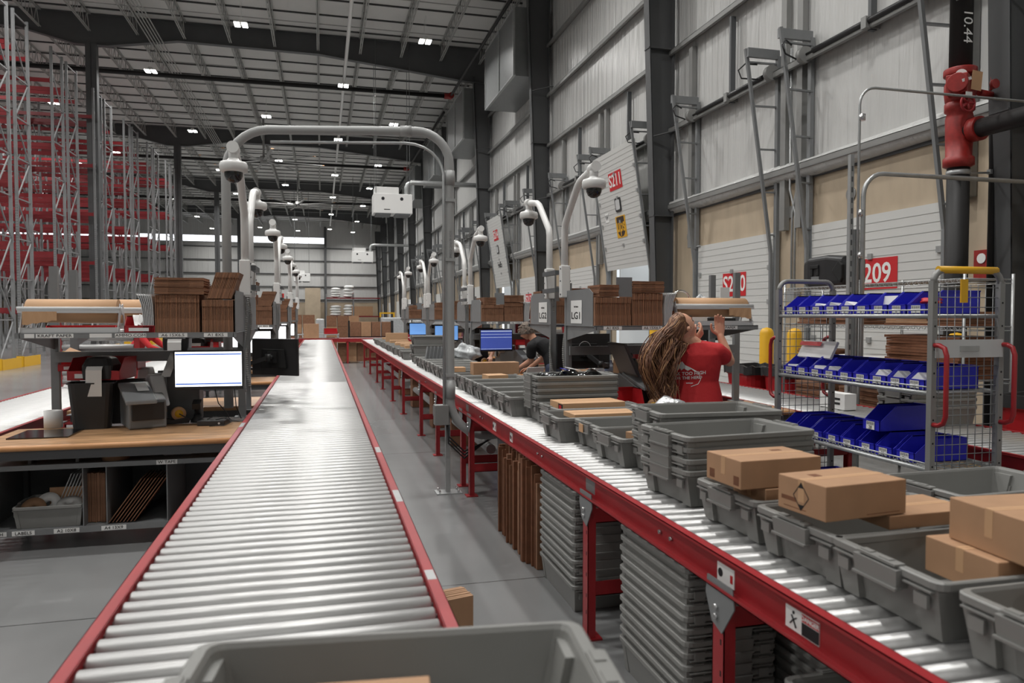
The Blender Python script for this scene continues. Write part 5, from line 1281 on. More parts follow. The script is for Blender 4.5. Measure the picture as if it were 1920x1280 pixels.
def person(lab, J, shirt, pants, hairm, voxel=.007, sleeve=.55, shirt_detail=True, build=1.0, shoes='black_matte', group=None):
    """J: joint positions in world space"""
    t = thing('person', lab, 'person', (J['pel'].x, J['pel'].y, 0)); O = V(J['pel'].x, J['pel'].y, 0); inv = -O
    R = (J['shR']-J['shL']).normalized(); spine = (J['neck']-J['pel']).normalized(); Fd = spine.cross(R).normalized() if J.get('flip') is None else R.cross(spine).normalized()
    RH = (J['hipR']-J['hipL']).normalized()
    def at(f): return J['pel'].lerp(J['neck'], f)+(J.get('arch', V(0, 0, 0))*math.sin(PI*f))
    def torso(m, g):
        B = build
        loft(m, [(at(-.12), .13*B+g, .09*B+g), (at(.0), .172*B+g, .118*B+g), (at(.12), .165*B+g, .112*B+g), (at(.35), .145*B+g, .098*B+g), (at(.6), .162*B+g, .112*B+g), (at(.8), .168*B+g, .105*B+g), (at(.93), .13*B+g, .075+g), (at(1.0), .07+g, .055+g)], R, Fd)
    def arms(m, g, upto):
        for s in 'LR':
            sh, el, wr = J['sh'+s], J['el'+s], J['wr'+s]
            if upto >= 1: limb(m, [sh, sh.lerp(el, .5), el, el.lerp(wr, .45), wr], [.056+g, .050+g, .041+g, .038+g, .026+g])
            else:
                e = sh.lerp(el, upto); limb(m, [sh, e], [.058+g, .056+g])
            limb(m, [at(.86), sh], [.07+g, .056+g])
    def legs(m, g, full=True):
        for s in 'LR':
            hp, kn, an = J['hip'+s], J['kn'+s], J['an'+s]; limb(m, [hp, hp.lerp(kn, .5), kn, kn.lerp(an, .35), an], [.088*build+g, .076*build+g, .056+g, .052+g, .034+g])
    m = MB(); torso(m, 0); arms(m, 0, 1.0); legs(m, 0)
    hc = J['head']; f, u, r = head(m, hc, J['face'], J['up']); limb(m, [at(.95), hc-u*.07-f*.02], [.056, .052])
    for s in 'LR':
        if 'hd'+s in J: hand(m, J['wr'+s], J['hd'+s], J['pn'+s], J['th'+s], J.get('curl'+s, .45))
        limb(m, [J['an'+s], J['an'+s]+J['toe']*.12-V(0, 0, .04)], [.034, .03])
    m.v = [tuple(Vector(v)+inv) for v in m.v]
    body = link('body', fuse(m, 'skin', voxel, 3), t)
    # eyes, brows and lips
    e = MB()
    for sx in (-1, 1): ball(e, hc+f*.078+r*sx*.028+u*.012+inv, .0105, 6)
    part('eyes', e, 'eye', body)
    e = MB(); e.tube([hc+inv+f*.094+r*x*.02-u*(.055+.004*x*x) for x in (-1, -.4, 0, .4, 1)], .0042, 6); part('lips', e, 'lips', body)
    e = MB()
    for sx in (-1, 1): e.tube([hc+inv+f*.087+r*sx*.014+u*.032, hc+inv+f*.084+r*sx*.03+u*.037, hc+inv+f*.072+r*sx*.044+u*.032], .003, 5)
    part('eyebrows', e, hairm, body)
    m = MB(); torso(m, .013); arms(m, .012, sleeve); m.v = [tuple(Vector(v)+inv) for v in m.v]
    st = link('shirt', fuse(m, shirt, max(voxel, .007), 3, 'shirt'), t)
    m = MB(); B = build
    loft(m, [(at(-.16), .15*B, .10*B), (at(0), .182*B, .126*B), (at(.06), .176*B, .122*B)], RH, Fd); legs(m, .012); m.v = [tuple(Vector(v)+inv) for v in m.v]
    link('trousers', fuse(m, pants, max(voxel, .008), 3, 'trousers'), t)
    for s in 'LR':
        m = MB(); a = J['an'+s]; to = J['toe']; pr = to.cross(V(0, 0, 1)); L = []
        for (d, w, h) in ((-.07, .03, .07), (-.04, .042, .10), (.05, .045, .08), (.14, .044, .05), (.19, .025, .03)):
            L.append([V(a.x, a.y, 0)+to*d+pr*(w*math.cos(x))+V(0, 0, .002+h*.5*(1+math.sin(x)))+inv for x in [2*PI*k/12 for k in range(12)]])
        m.loops(L, cap0=True, cap1=True, smooth=True); part('shoe', m, shoes, t)
    return t, body, st, (hc+inv, f, u, r), inv
def on_surface(me, pts, d, off=.0025):
    bv = BVHTree.FromPolygons([v.co for v in me.vertices], [p.vertices for p in me.polygons]); out = []
    for p in pts:
        h = bv.ray_cast(p-d*.6, d); out.append((h[0]-d*off) if h[0] is not None else None)
    return out
# woman in the red shirt
fw = V(.42, .907, 0).normalized(); rw = V(fw.y, -fw.x, 0); B0 = V(2.67, 4.93, 0)
def Wc(r, f, z): return B0+rw*r+fw*f+V(0, 0, z)
J = dict(pel=Wc(.0, 0, .90), neck=Wc(-.01, -.02, 1.335), arch=fw*.02, shL=Wc(-.165, 0, 1.285), shR=Wc(.155, .0, 1.285),
         elR=Wc(.30, .10, 1.17), wrR=Wc(.245, .20, 1.375), elL=Wc(-.14, .23, 1.14), wrL=Wc(.0, .24, 1.30),
         hdR=V(-.05, .1, 1), pnR=-rw*1+fw*.3, thR=-rw, curlR=.25, hdL=V(.5, .3, .55), pnL=V(-.4, -.3, .3), thL=V(0, 0, 1), curlL=.55,
         hipL=Wc(-.095, 0, .86), hipR=Wc(.095, 0, .86), knL=Wc(-.10, .03, .46), knR=Wc(.11, .0, .46), anL=Wc(-.11, -.03, .09), anR=Wc(.13, -.04, .09), toe=fw,
         head=V(2.545, 4.905, 1.44), face=V(.80, .12, .48), up=V(-.5, -.12, .86))
J['wrL'] = V(2.69, 4.99, 1.335); J['wrR'] = V(2.89, 4.97, 1.375); J['elR'] = V(2.935, 4.92, 1.19); J['shR'] = Wc(.145, 0, 1.262); J['shL'] = Wc(-.15, 0, 1.265); J['hdR'] = V(-.1, .0, 1); J['thR'] = V(-1, 0, .2); J['pnR'] = V(-.3, -1, 0)
J['hdL'] = V(.45, .0, .6); J['pnL'] = V(-.3, .4, .1); J['thL'] = V(-.8, 0, .4)
tw, body, shirt, (hc, f, u, r), inv = person('woman in a red printed t-shirt, head thrown back, long wavy brown hair swinging', J, 'shirt_red', 'pants_black', 'hair_brown', .005, build=1.06, sleeve=.45)
# shirt print: mountains, two lines of lettering, outline
def print_on(name, polys, parent_me, parent, cx, cz, matn='white_paint'):
    d = fw; right = rw; m = MB()
    for poly in polys:
        n0 = len(m.v); P = [V(0, 0, 0)+inv+B0+right*(cx+x)+V(0, 0, cz+z) for x, z in poly]; q = on_surface(parent_me, P, d)
        if any(v is None for v in q): continue
        m.add(q, [tuple(range(len(q)))])
    part(name, m, matn, parent)
def line_poly(pts, w):
    out = []
    for (a, b), (c, e) in zip(pts[:-1], pts[1:]):
        L = math.hypot(c-a, e-b); nx, nz = -(e-b)/L*w/2, (c-a)/L*w/2
        k = max(1, int(L/.02))
        for i in range(k):
            x0, z0, x1, z1 = a+(c-a)*i/k, b+(e-b)*i/k, a+(c-a)*(i+1)/k, b+(e-b)*(i+1)/k
            out.append([(x0-nx, z0-nz), (x1-nx, z1-nz), (x1+nx, z1+nz), (x0+nx, z0+nz)])
    return out
pm = shirt.data; cx, cz = -.062, 1.10
print_on('mountain_print', [[(-.09, .03), (-.065, .035), (-.052, .06), (-.07, .075)], [(-.05, .03), (-.03, .045), (-.045, .098), (-.068, .07)], [(-.03, .045), (-.005, .03), (-.022, .07), (-.045, .098)], [(-.005, .03), (.02, .042), (.012, .055), (-.022, .07)], [(.02, .042), (.045, .025), (.07, .022), (.012, .055)], [(-.1, .045), (-.09, .03), (-.07, .05), (-.085, .07)]], pm, shirt, cx, cz)
print_on('badge_outline', line_poly([(.07, .02), (.088, -.03), (.07, -.065), (.02, -.085)], .004), pm, shirt, cx, cz)
def text_on(body_, size, cx, cz, slant=0):
    cu = bpy.data.curves.new('t', 'FONT'); cu.body = body_; cu.size = size; cu.align_x = 'CENTER'; cu.align_y = 'CENTER'; cu.offset = .0007; cu.resolution_u = 2
    o = bpy.data.objects.new('t', cu); me = bpy.data.meshes.new_from_object(o); bpy.data.objects.remove(o)
    P = [inv+B0+rw*(cx+v.co.x)+V(0, 0, cz+v.co.y+slant*v.co.x) for v in me.vertices]; q = on_surface(pm, P, fw)
    for v, p in zip(me.vertices, q):
        v.co = p if p is not None else V(0, 0, 1.1)
    me.materials.clear(); me.materials.append(M['white_paint']); link('lettering', me, shirt)
text_on('PEAK TOO HIGH', .034, cx-.005, cz+.008, .08); text_on('FOR THE HERD', .030, cx-.005, cz-.024, .08); text_on('tactical gear', .010, cx+.01, cz-.06, .05)
# hair
rnd = random.Random(3)
cap = MB(); n = 16; L = []
for i in range(n+1):
    t_ = PI*.53*i/n; L.append([hc+(r*(.078*math.sin(t_)*math.cos(2*PI*k/28))+(u*.985-f*.17).normalized()*(.116*math.cos(t_))+(f*.985+u*.17).normalized()*(.096*math.sin(t_)*math.sin(2*PI*k/28)-.016)) for k in range(28)])
cap.loops(L, cap0=False, cap1=False, smooth=True)
hr = part('hair', cap, 'hair_brown', tw)
for nm, cnt, mt in (('hair_strands', 620, 'hair_brown'), ('blond_strands', 170, 'hair_blond')):
    m = MB()
    for i in range(cnt):
        a = rnd.uniform(-1.5, 1.5); v = rnd.random(); OU = lambda q: hc+r*(.082*q.dot(r))+u*(.121*q.dot(u))+f*(.103*q.dot(f)-.010)
        s0 = OU((u*(1-.7*v)+f*(.42-.55*v)+r*1.1*math.sin(a)).normalized()); s1 = OU((u*(1.0-1.2*v)-f*(.25+.3*v)+r*.95*math.sin(a)).normalized()); s2 = OU((u*(.75-1.5*v)-f*.85+r*.7*math.sin(a)).normalized())-f*.02
        cl = int(v*10)/10.0; wv = cl*13+rnd.uniform(-.5, .5); am = .018+.026*abs(math.sin(cl*7))
        e0 = V(2.305+.24*v, 4.90+rnd.uniform(-.09, .10), 1.36-.05*v+rnd.uniform(-.02, .02))+inv
        e1 = V(2.245+.20*v, 4.88+rnd.uniform(-.10, .12), 1.17+rnd.uniform(-.02, .02))+inv
        e2 = V(2.325+.13*v+rnd.uniform(-.03, .03), 4.88+rnd.uniform(-.1, .1), .92+.08*abs(math.sin(cl*5))+rnd.uniform(-.02, .05))+inv
        ctrl = [s0, s1, s2, e0, e1, e2]; pts = []; K = 18
        for j in range(K):
            x = j/(K-1)*(len(ctrl)-1); i0 = min(int(x), len(ctrl)-2); fr = x-i0; p0 = ctrl[max(0, i0-1)]; p1 = ctrl[i0]; p2 = ctrl[i0+1]; p3 = ctrl[min(len(ctrl)-1, i0+2)]
            q = .5*((2*p1)+(p2-p0)*fr+(2*p0-5*p1+4*p2-p3)*fr*fr+(3*p1-p0-3*p2+p3)*fr**3); ph = j*.8+wv
            pts.append(q+V(am*math.sin(ph), am*.5*math.cos(ph), am*.4*math.sin(ph*.7))*min(1, max(0, (j-7)/7)))
        m.tube(pts, [.0042*(1-.7*(j/(K-1))**2)+.0006 for j in range(K)], 4, cap=False)
    part(nm, m, mt, hr if nm == 'blond_strands' else tw, label='lighter blond strands' if nm == 'blond_strands' else None)
# bending man in black
J = dict(pel=V(3.02, 9.52, .86), neck=V(2.79, 9.66, 1.19), arch=V(.05, 0, .055), shL=V(2.70, 9.50, 1.12), shR=V(2.90, 9.80, 1.13), flip=1,
         elL=V(2.735, 9.60, .92), wrL=V(2.62, 9.82, .80), elR=V(3.05, 9.92, .97), wrR=V(2.85, 10.08, .79), hdL=V(-.5, .6, -.15), pnL=V(0, 0, -1), thL=V(.3, .4, 0), hdR=V(-.6, .3, -.2), pnR=V(0, 0, -1), thR=V(-.3, -.4, 0),
         hipL=V(2.98, 9.42, .82), hipR=V(3.09, 9.62, .82), knL=V(2.94, 9.44, .44), knR=V(3.06, 9.64, .44), anL=V(2.97, 9.42, .08), anR=V(3.1, 9.6, .08), toe=V(-.85, .5, 0).normalized(), head=V(2.70, 9.70, 1.315), face=V(-.72, .35, -.55), up=V(-.5, .25, .8))
J['shL'] = V(2.72, 9.52, 1.115); J['shR'] = V(2.88, 9.80, 1.12)
tm_, bm_, sm_, (hc, f, u, r), inv = person('man in a black t-shirt bending over the second right bench', J, 'shirt_black', 'jeans', 'hair_grey', .008, build=.95)
def short_hair(t, hc, f, u, r, matn, seed=1, s=1.0):
    m = MB(); rn = random.Random(seed); L = []; n = 14
    for i in range(n+1):
        t_ = PI*.60*i/n; L.append([hc+(r*(.085*math.sin(t_)*math.cos(2*PI*k/24))+(u*.9-f*.42).normalized()*(.128*math.cos(t_)+.004*math.sin(7*k+i))+(f*.9+u*.42).normalized()*(.104*math.sin(t_)*math.sin(2*PI*k/24)-.008))*s for k in range(24)])
    m.loops(L, cap0=False, smooth=True)
    for i in range(90):
        a, b = rn.uniform(0, 2*PI), rn.uniform(.1, 1.7); d = (r*math.sin(b)*math.cos(a)+(u*.9-f*.42).normalized()*math.cos(b)+(f*.9+u*.42).normalized()*math.sin(b)*math.sin(a))
        p = hc+d*.1; m.tube([p, p+d*.022+V(rn.uniform(-.02, .02), 0, -.01)], [.01, .003], 4)
    part('hair', m, matn, t)
short_hair(tm_, hc, f, u, r, 'hair_grey')
# worker facing the viewer behind the blue monitor
J = dict(pel=V(2.62, 12.55, .86), neck=V(2.60, 12.36, 1.30), shL=V(2.78, 12.38, 1.24), shR=V(2.41, 12.38, 1.24), flip=1,
         elR=V(2.34, 12.28, 1.02), wrR=V(2.36, 12.10, .83), elL=V(2.86, 12.3, 1.0), wrL=V(2.75, 12.1, .84), hdR=V(.1, -.6, -.5), pnR=V(0, 0, -1), thR=V(.6, 0, 0), hdL=V(-.2, -.6, -.4), pnL=V(0, 0, -1), thL=V(-.6, 0, 0),
         hipL=V(2.71, 12.55, .82), hipR=V(2.53, 12.55, .82), knL=V(2.71, 12.5, .44), knR=V(2.53, 12.5, .44), anL=V(2.71, 12.55, .08), anR=V(2.53, 12.55, .08), toe=V(0, -1, 0), head=V(2.59, 12.30, 1.46), face=V(-.1, -1, -.25), up=V(0, -.2, 1))
t2, b2_, s2_, (hc, f, u, r), inv = person('worker in dark clothes facing the viewer, head hidden behind the carton shelf', J, 'shirt_black', 'pants_black', 'hair_brown', .01)
short_hair(t2, hc, f, u, r, 'hair_brown', 2)
# worker in a red hooded top at the left
J = dict(pel=V(-3.75, 16.9, .84), neck=V(-3.48, 16.72, 1.13), arch=V(0, 0, .05), shL=V(-3.42, 16.9, 1.06), shR=V(-3.56, 16.56, 1.06),
         elR=V(-3.4, 16.5, .88), wrR=V(-3.2, 16.6, .80), elL=V(-3.25, 16.9, .9), wrL=V(-3.1, 16.75, .85), hdR=V(1, .2, -.2), pnR=V(0, 0, -1), thR=V(0, .6, 0), hdL=V(1, -.2, -.2), pnL=V(0, 0, -1), thL=V(0, -.6, 0),
         hipL=V(-3.72, 17.0, .80), hipR=V(-3.78, 16.82, .80), knL=V(-3.66, 17.0, .44), knR=V(-3.72, 16.8, .44), anL=V(-3.7, 17, .08), anR=V(-3.75, 16.8, .08), toe=V(.9, -.3, 0).normalized(), head=V(-3.36, 16.66, 1.22), face=V(.8, -.3, -.45), up=V(.4, -.1, .85))
t3, b3_, s3_, (hc, f, u, r), inv = person('worker in a red hooded top bending beyond the left conveyor', J, 'shirt_red', 'pants_black', 'hair_brown', .01, sleeve=1.0)
short_hair(t3, hc, f, u, r, 'black_matte', 3)
# ---------------------------------------------------------------- pallet racks on the left
m = MB(); H = 10.53; D = 1.07
for y in (0, D):
    m.b2((-.04, y-.035, 0), (.04, y-.032, H)); m.b2((-.04, y+.032, 0), (.04, y+.035, H)); m.b2((-.04, y-.035, 0), (-.037, y+.035, H)) ; m.b2((.037, y-.035, 0), (.04, y+.035, H))
z = .2; k = 0
while z < H-1.2:
    m.bar((0, .03, z), (0, D-.03, z), .035, .035)
    if k % 2 == 0: m.bar((0, .03, z), (0, D-.03, z+1.15), .035, .03)
    else: m.bar((0, D-.03, z), (0, .03, z+1.15), .035, .03)
    z += 1.2; k += 1
m.bar((0, .03, H-.1), (0, D-.03, H-.1), .035)
for y in (0, D): m.b2((-.08, y-.07, 0), (.08, y+.07, .01))
m.cur = 1
z = .3
while z < 5: 
    for s in (-.018, .018): m.b2((s-.006, -.0365, z), (s+.006, -.0355, z+.02))
    z += .08
frame_me = m.mesh('upright_frame', ['rack_grey', 'black_matte'])
m = MB(); m.b2((-2.68, -.022, 0), (-.05, .022, .13)); m.b2((-2.7, -.03, -.03), (-2.67, .03, .17)); m.b2((-.06, -.03, -.03), (-.03, .03, .17)); beam_me = m.mesh('cross_beam', 'rack_red')
m = MB(); m.b2((-.12, -.13, 0), (.14, -.11, .32)); m.b2((-.12, -.13, 0), (.14, D+.13, .02)) if False else None
m.b2((.12, -.13, 0), (.14, D+.13, .3)); guard_me = m.mesh('yellow_guard', 'yellow')
LV = [1.62, 3.55, 5.48, 7.4, 9.33]
OR2 = ['first', 'second', 'third', 'fourth', 'fifth', 'sixth', 'seventh', 'eighth', 'ninth', 'tenth', 'eleventh', 'twelfth', 'thirteenth', 'fourteenth', 'fifteenth']
RX = -8.7
for i in range(6):
    Y0 = 23.45+4.7*i
    for s in (0, 1):
        y = Y0+1.53*s
        if any(abs(y+.5-fy) < .01 for fy in FR): pass
        t = thing('pallet_rack', 'tall empty pallet rack, grey uprights, red beams, %s row from the viewer, %s half' % (OR2[i], 'near' if s == 0 else 'far'), 'pallet rack', (RX, y, 0))
        nb = max(1, min(9, int((.369*y+1.5-8.7)/2.75)+1)) if y < 62 else 3
        for j in range(nb+1):
            fo = link('upright_frame', frame_me, t, (-2.75*j, 0, 0))
        for j in range(nb):
            for z in LV:
                for yy in (0, D): link('cross_beam', beam_me, t, (-2.75*j, yy, z))
        link('yellow_guard', guard_me, t)
# ---------------------------------------------------------------- right dock side
# sprinkler riser
t = thing('sprinkler_riser', 'thick black riser pipe with large red valve at the right edge', 'sprinkler riser', (6.6, 6.52, 0))
m = MB(); m.cyl((0, 0, 0), (0, 0, 3.12), .11, 24); m.cyl((0, 0, 4.0), (0, 0, 12.6), .11, 24); part('riser_pipe', m, 'black_pipe', t)
m = MB(); m.lathe([(.11, 3.1), (.15, 3.12), (.15, 3.2), (.125, 3.22), (.13, 3.4), (.135, 3.62), (.12, 3.68), (.145, 3.7), (.145, 3.78), (.12, 3.8)], n=24); part('tee_fitting', m, 'valve_red', t)
m = MB(); m.lathe([(.12, 3.78), (.14, 3.8), (.15, 3.88), (.15, 3.98), (.11, 4.06), (.16, 4.07), (.16, 4.14), (.11, 4.15)], n=24); m.box((-.12, -.1, 3.93), (.22, .2, .2), (0, 0, .6)); m.cyl((-.15, -.13, 3.93), (-.24, -.2, 3.93), .1, 20); part('alarm_valve', m, 'valve_red', t, .008)
m = MB(); c = (-.12, -.22, 3.72); m.tube([(c[0]+.085*math.cos(a), c[1], c[2]+.085*math.sin(a)) for a in [2*PI*k/24 for k in range(24)]], .012, 8, closed=True)
for k in range(5): a = 2*PI*k/5; m.cyl(c, (c[0]+.085*math.cos(a), c[1], c[2]+.085*math.sin(a)), .01, 6)
m.cyl((c[0], c[1], c[2]), (-.05, -.05, c[2]), .018, 8); part('hand_wheel', m, 'red_paint', t)
m = MB(); m.cyl((.02, -.1, 3.47), (.1, -1.6, 3.47), .095, 20); part('branch_pipe', m, 'black_pipe', t)
m = MB(); m.cyl((.03, -.14, 3.47), (.035, -.24, 3.47), .125, 20); m.cyl((.09, -.86, 3.47), (.095, -1.0, 3.47), .13, 20); part('branch_coupling', m, 'valve_red', t)
m = MB(); m.cyl((-.14, -.14, 4.02), (-.17, -.18, 4.02), .055, 20); part('pressure_gauge', m, 'paper', t)
m = MB(); m.box((.05, -.16, 3.98), (.13, .004, .2), (0, .1, 0)); part('paper_tag', m, 'kraft', t)
m = MB(); m.box((-.17, -.25, 3.95), (.12, .004, .03), (0, -.3, 0)); m.box((-.14, -.25, 3.8), (.08, .004, .05)); part('valve_label', m, 'paper', t)
m = MB(); m.lathe([(.11, 3.02), (.118, 3.02), (.118, 3.07), (.11, 3.07)], n=24); m.bar((.1, 0, 3.05), (.55, 0, 3.08), .02); m.bar((.4, 0, 3.08), (.98, 0, 3.1), .05); part('pipe_strap', m, 'galv', t)
m = MB(); m.box((-.17, -.05, 4.95), (.12, .12, .18)); ab = part('flow_alarm', m, 'valve_red', t, .008)
m = MB(); m.box((-.02, -.08, 4.9), (.2, .1, .08), (0, -.3, 0)); part('alarm_bracket', m, 'galv', t)
m = MB(); m.tube([(0, -.1, 4.95), (.15, -.15, 5.08), (.4, -.2, 5.05), (.6, -.3, 4.95), (.9, -.3, 5.0), (1.0, -.3, 5.3)], .02, 8); m.tube([(0, -.12, 3.55), (.2, -.4, 3.55), (.3, -.9, 3.62), (.3, -1.5, 3.8)], .014, 8); part('flexible_cable', m, 'girt_grey', t)
m = MB(); m.cyl((.45, 0, 0), (.45, 0, 8), .035, 12); part('drain_pipe', m, 'black_pipe', t)
m = MB(); m.cyl((.45, 0, 3.95), (.45, 0, 4.1), .05, 12); m.cyl((.45, 0, 3.55), (.45, 0, 3.65), .07, 12); m.cyl((.2, -.05, 3.9), (.45, 0, 3.9), .035, 10); m.cyl((.3, -.12, 3.97), (.3, -.16, 3.97), .05, 12); part('drain_valve', m, 'valve_red', t)
text('10.44', .16, 'white_paint', t, (-.03, -.112, 4.55), (PI/2, PI/2, 0))
# galvanised strut pole with bent conduits
t = thing('strut_pole', 'galvanised slotted pole with bent conduits, in front of the S209 door', 'pole', (4.93, 6.08, 0))
m = MB(); m.b2((-.045, -.02, 0), (-.005, .02, 3.06)); m.cur = 1; z = .2
while z < 3: m.b2((-.033, -.0215, z), (-.017, -.0195, z+.05)); z += .1
part('slotted_strut', m, ['galv', 'steel_dark'], t)
m = MB(); m.b2((.0, -.03, 0), (.06, .03, 2.35)); part('square_post', m, 'galv', t)
m = MB(); m.tube([(.02, -.05, .9), (.02, -.05, 3.52)]+[(.02+.17*(1-math.cos(PI/2*i/6)), -.05, 3.52+.17*math.sin(PI/2*i/6)) for i in range(1, 7)]+[(2.58, -.05, 3.69)], .013, 10); part('upper_conduit', m, 'galv', t)
m = MB(); m.tube([(.06, -.07, .9), (.06, -.07, 2.66)]+[(.06+.22*(1-math.cos(PI/2*i/6)), -.07, 2.66+.22*math.sin(PI/2*i/6)) for i in range(1, 7)]+[(2.58, -.07, 2.88)], .022, 12); part('lower_conduit', m, 'galv', t)
m = MB()
for z in (3.4, 2.5, 2.1): m.cyl((.04, -.06, z-.03), (.04, -.06, z+.03), .03, 10)
part('conduit_coupling', m, 'bolt', t)
# chrome wire shelving with cartons and a speaker
WXs, WYs, WW, WL = 5.15, 5.0, .5, 2.45
t = thing('wire_shelving', 'chrome wire shelving unit standing before the dock door S209', 'shelving', (WXs, WYs, 0))
for x in (0, WW):
    for y in (0, WL/2, WL):
        m = MB(); m.cyl((x, y, 0), (x, y, 1.88), .0127, 8); part('shelf_post', m, 'galv', t)
for z in (1.80, 1.40, .95, .5):
    m = MB(); 
    for zz in (z, z+.035):
        for x in (0, WW): m.cyl((x, 0, zz), (x, WL, zz), .004, 6)
        for y in (0, WL): m.cyl((0, y, zz), (WW, y, zz), .004, 6)
    k = 0
    while k < WL: m.cyl((0, k, z+.03), (WW, k, z+.03), .003, 4); m.bar((0, k, z), (0, k+.03, z+.035), .004); m.bar((0, k+.03, z+.035), (0, k+.06, z), .004); k += .06
    part('wire_shelf', m, 'galv', t)
def lump(x, y, z, w, l, n, lab, th=.022, matn='card_brown'):
    rn = random.Random(int(x*100+y*10+z*7))
    for k in range(n):
        m = MB(); m.b2((-w/2, -l/2, 0), (w/2, l/2, th*.9)); solo('folded_carton', m, matn if k % 3 else 'card_dark', lab, 'folded carton', (x+rn.uniform(-.012, .012), y+rn.uniform(-.02, .02), z+.001+k*th), (0, 0, rn.uniform(-.05, .05)), group=lab+' pile')
lump(5.4, 7.05, 1.437, .36, .5, 5, 'folded carton on the upper middle wire shelf, left pile'); lump(5.4, 6.45, 1.437, .36, .45, 5, 'folded carton on the upper middle wire shelf, middle pile')
lump(5.38, 5.65, 1.437, .4, .5, 5, 'folded carton on the upper middle wire shelf, right pile', matn='card'); lump(5.38, 5.2, 1.437, .4, .34, 5, 'folded carton at the near end of the upper middle shelf', .025)
lump(5.4, 5.5, .987, .42, .85, 14, 'dark folded carton in the big lower wire shelf pile', .026, 'card_dark'); lump(5.4, 7.0, .987, .4, .55, 8, 'folded carton on the lower wire shelf, left pile'); lump(5.4, 6.3, .537, .4, .6, 12, 'folded carton on the bottom wire shelf, middle pile')
lump(5.4, 7.05, .537, .4, .5, 12, 'folded carton on the bottom wire shelf, left pile')
t = thing('drum_fan', 'white drum beneath the wire shelf, seen behind the slotted pole', 'drum', (5.35, 6.25, .99))
m = MB(); m.cyl((0, 0, 0), (0, 0, .12), .3, 28); part('drum_body', m, 'black_matte', t); m = MB(); m.cyl((0, 0, .12), (0, 0, .14), .33, 28); part('drum_lid', m, 'white_paint', t)
# speaker lying on top
t = thing('loudspeaker', 'large black loudspeaker lying on its side on top of the wire shelving', 'speaker', (5.42, 6.99, 1.84))
m = MB(); L = []
for (y, hx, z0, z1) in ((-.37, .10, .06, .24), (-.33, .15, .01, .31), (-.1, .17, 0, .34), (.2, .165, .0, .33), (.3, .14, .02, .30), (.34, .1, .06, .25)):
    c = (z0+z1)/2; L.append([(a, y, b+c) for (a, b, _) in rrect(hx, (z1-z0)/2, .05, 0, 4)])
m.loops(L, cap0=True, cap1=True, smooth=False); bo = part('speaker_shell', m, 'black_plastic', t, .012)
m = MB(); m.b2((-.185, .0, .2), (-.16, .14, .24)); m.b2((-.18, .0, .12), (-.165, .04, .24)); m.b2((-.18, .1, .12), (-.165, .14, .24)); part('carry_handle', m, 'black_matte', t, .006)
m = MB(); m.b2((-.172, -.0, .06), (-.168, .13, .115)); part('rear_plate', m, 'grey_plastic', t)
m = MB(); m.prism([(-.36, .08), (-.33, .03), (-.2, .16), (-.3, .27), (-.36, .22)], -.168, -.13, 'x'); part('front_horn', m, 'black_matte', t, .01)
# bollards, bins, stands
for (x, y, l) in ((6.3, 9.54, 'left of the red bins'), (6.3, 8.88, 'behind the wire cart far end'), (6.3, 6.2, 'behind the wire cart near end'), (6.3, 13.3, 'below the raised S211 door, behind the bench')):
    m = MB(); m.lathe([(.1, 0), (.1, 1.27), (.088, 1.31), (.06, 1.34), (0, 1.355)], n=20); solo('bollard', m, 'yellow', 'yellow steel bollard %s' % l, 'bollard', (x, y, 0))
for k, (x, y, l) in enumerate(((5.35, 8.35, 'left of the wire cart'), (5.5, 7.75, 'just behind the far wire cart handle'), (5.55, 4.55, 'low behind the near end of the wire cart'))):
    t = thing('trash_can', 'large red trash can with black liner, %s' % l, 'trash can', (x, y, 0))
    m = MB(); m.loops([[Vector(v) for v in l2] for l2 in [rrect(.2, .2, .08, 0), rrect(.27, .27, .1, .78), rrect(.3, .3, .11, .8), rrect(.3, .3, .11, .86), rrect(.27, .27, .1, .86), rrect(.2, .2, .08, .05)]], cap1=True); part('can_body', m, 'bin_red', t)
    m = MB(); m.loops([[Vector((v[0]*(1+.02*math.sin(i*2.1)), v[1], v[2]+.012*math.sin(i*1.7))) for i, v in enumerate(l2)] for l2 in [rrect(.305, .305, .11, .80, 5), rrect(.31, .31, .11, .9, 5), rrect(.26, .26, .1, .9, 5), rrect(.2, .2, .08, .5, 5)]]); part('liner', m, 'black_plastic', t)
m = MB()
for y in (0, .2): m.b2((-.02, y-.02, 0), (.02, y+.02, 1.5))
m.b2((-.02, 0, .8), (.02, .2, .84)); m.b2((-.3, -.1, 1.2), (.1, .35, 1.5)); solo('black_stand', m, 'black_matte', 'black twin-post stand with a dark box behind the right kraft paper bench', 'stand', (5.0, 8.9, 0))
m = MB(); m.b2((0, 0, 0), (.16, .05, 1.3)); m.b2((0, .0, .3), (.3, .9, .36)); solo('yellow_guard_post', m, 'yellow', 'flat yellow guard post beside the near right handle of the wire cart', 'guard post', (4.75, 3.95, 0), bevel=.01)
m = MB(); m.b2((0, 0, 0), (.4, .3, 1.1)); solo('red_cabinet', m, 'bin_red', 'red cabinet at the right edge behind the wire cart', 'cabinet', (5.6, 3.9, 0), bevel=.02)
m = MB(); m.b2((0, 0, 0), (.42, .5, 1.45)); solo('grey_cabinet', m, 'steel_dark', 'dark cabinet on the floor at the right edge, beyond the red cabinet', 'cabinet', (6.2, 4.6, 0), bevel=.02)
m = MB(); m.b2((0, 0, 0), (.12, .34, .14)); b_ = solo('printed_box', m, 'paper', 'white printed box on the back conveyor seen through the cart', 'box', (4.45, 5.55, .695)); m = MB(); m.b2((-.002, .06, .04), (0, .2, .06)); m.b2((-.002, .06, .08), (0, .2, .1)); part('print_bar', m, 'ink', b_)
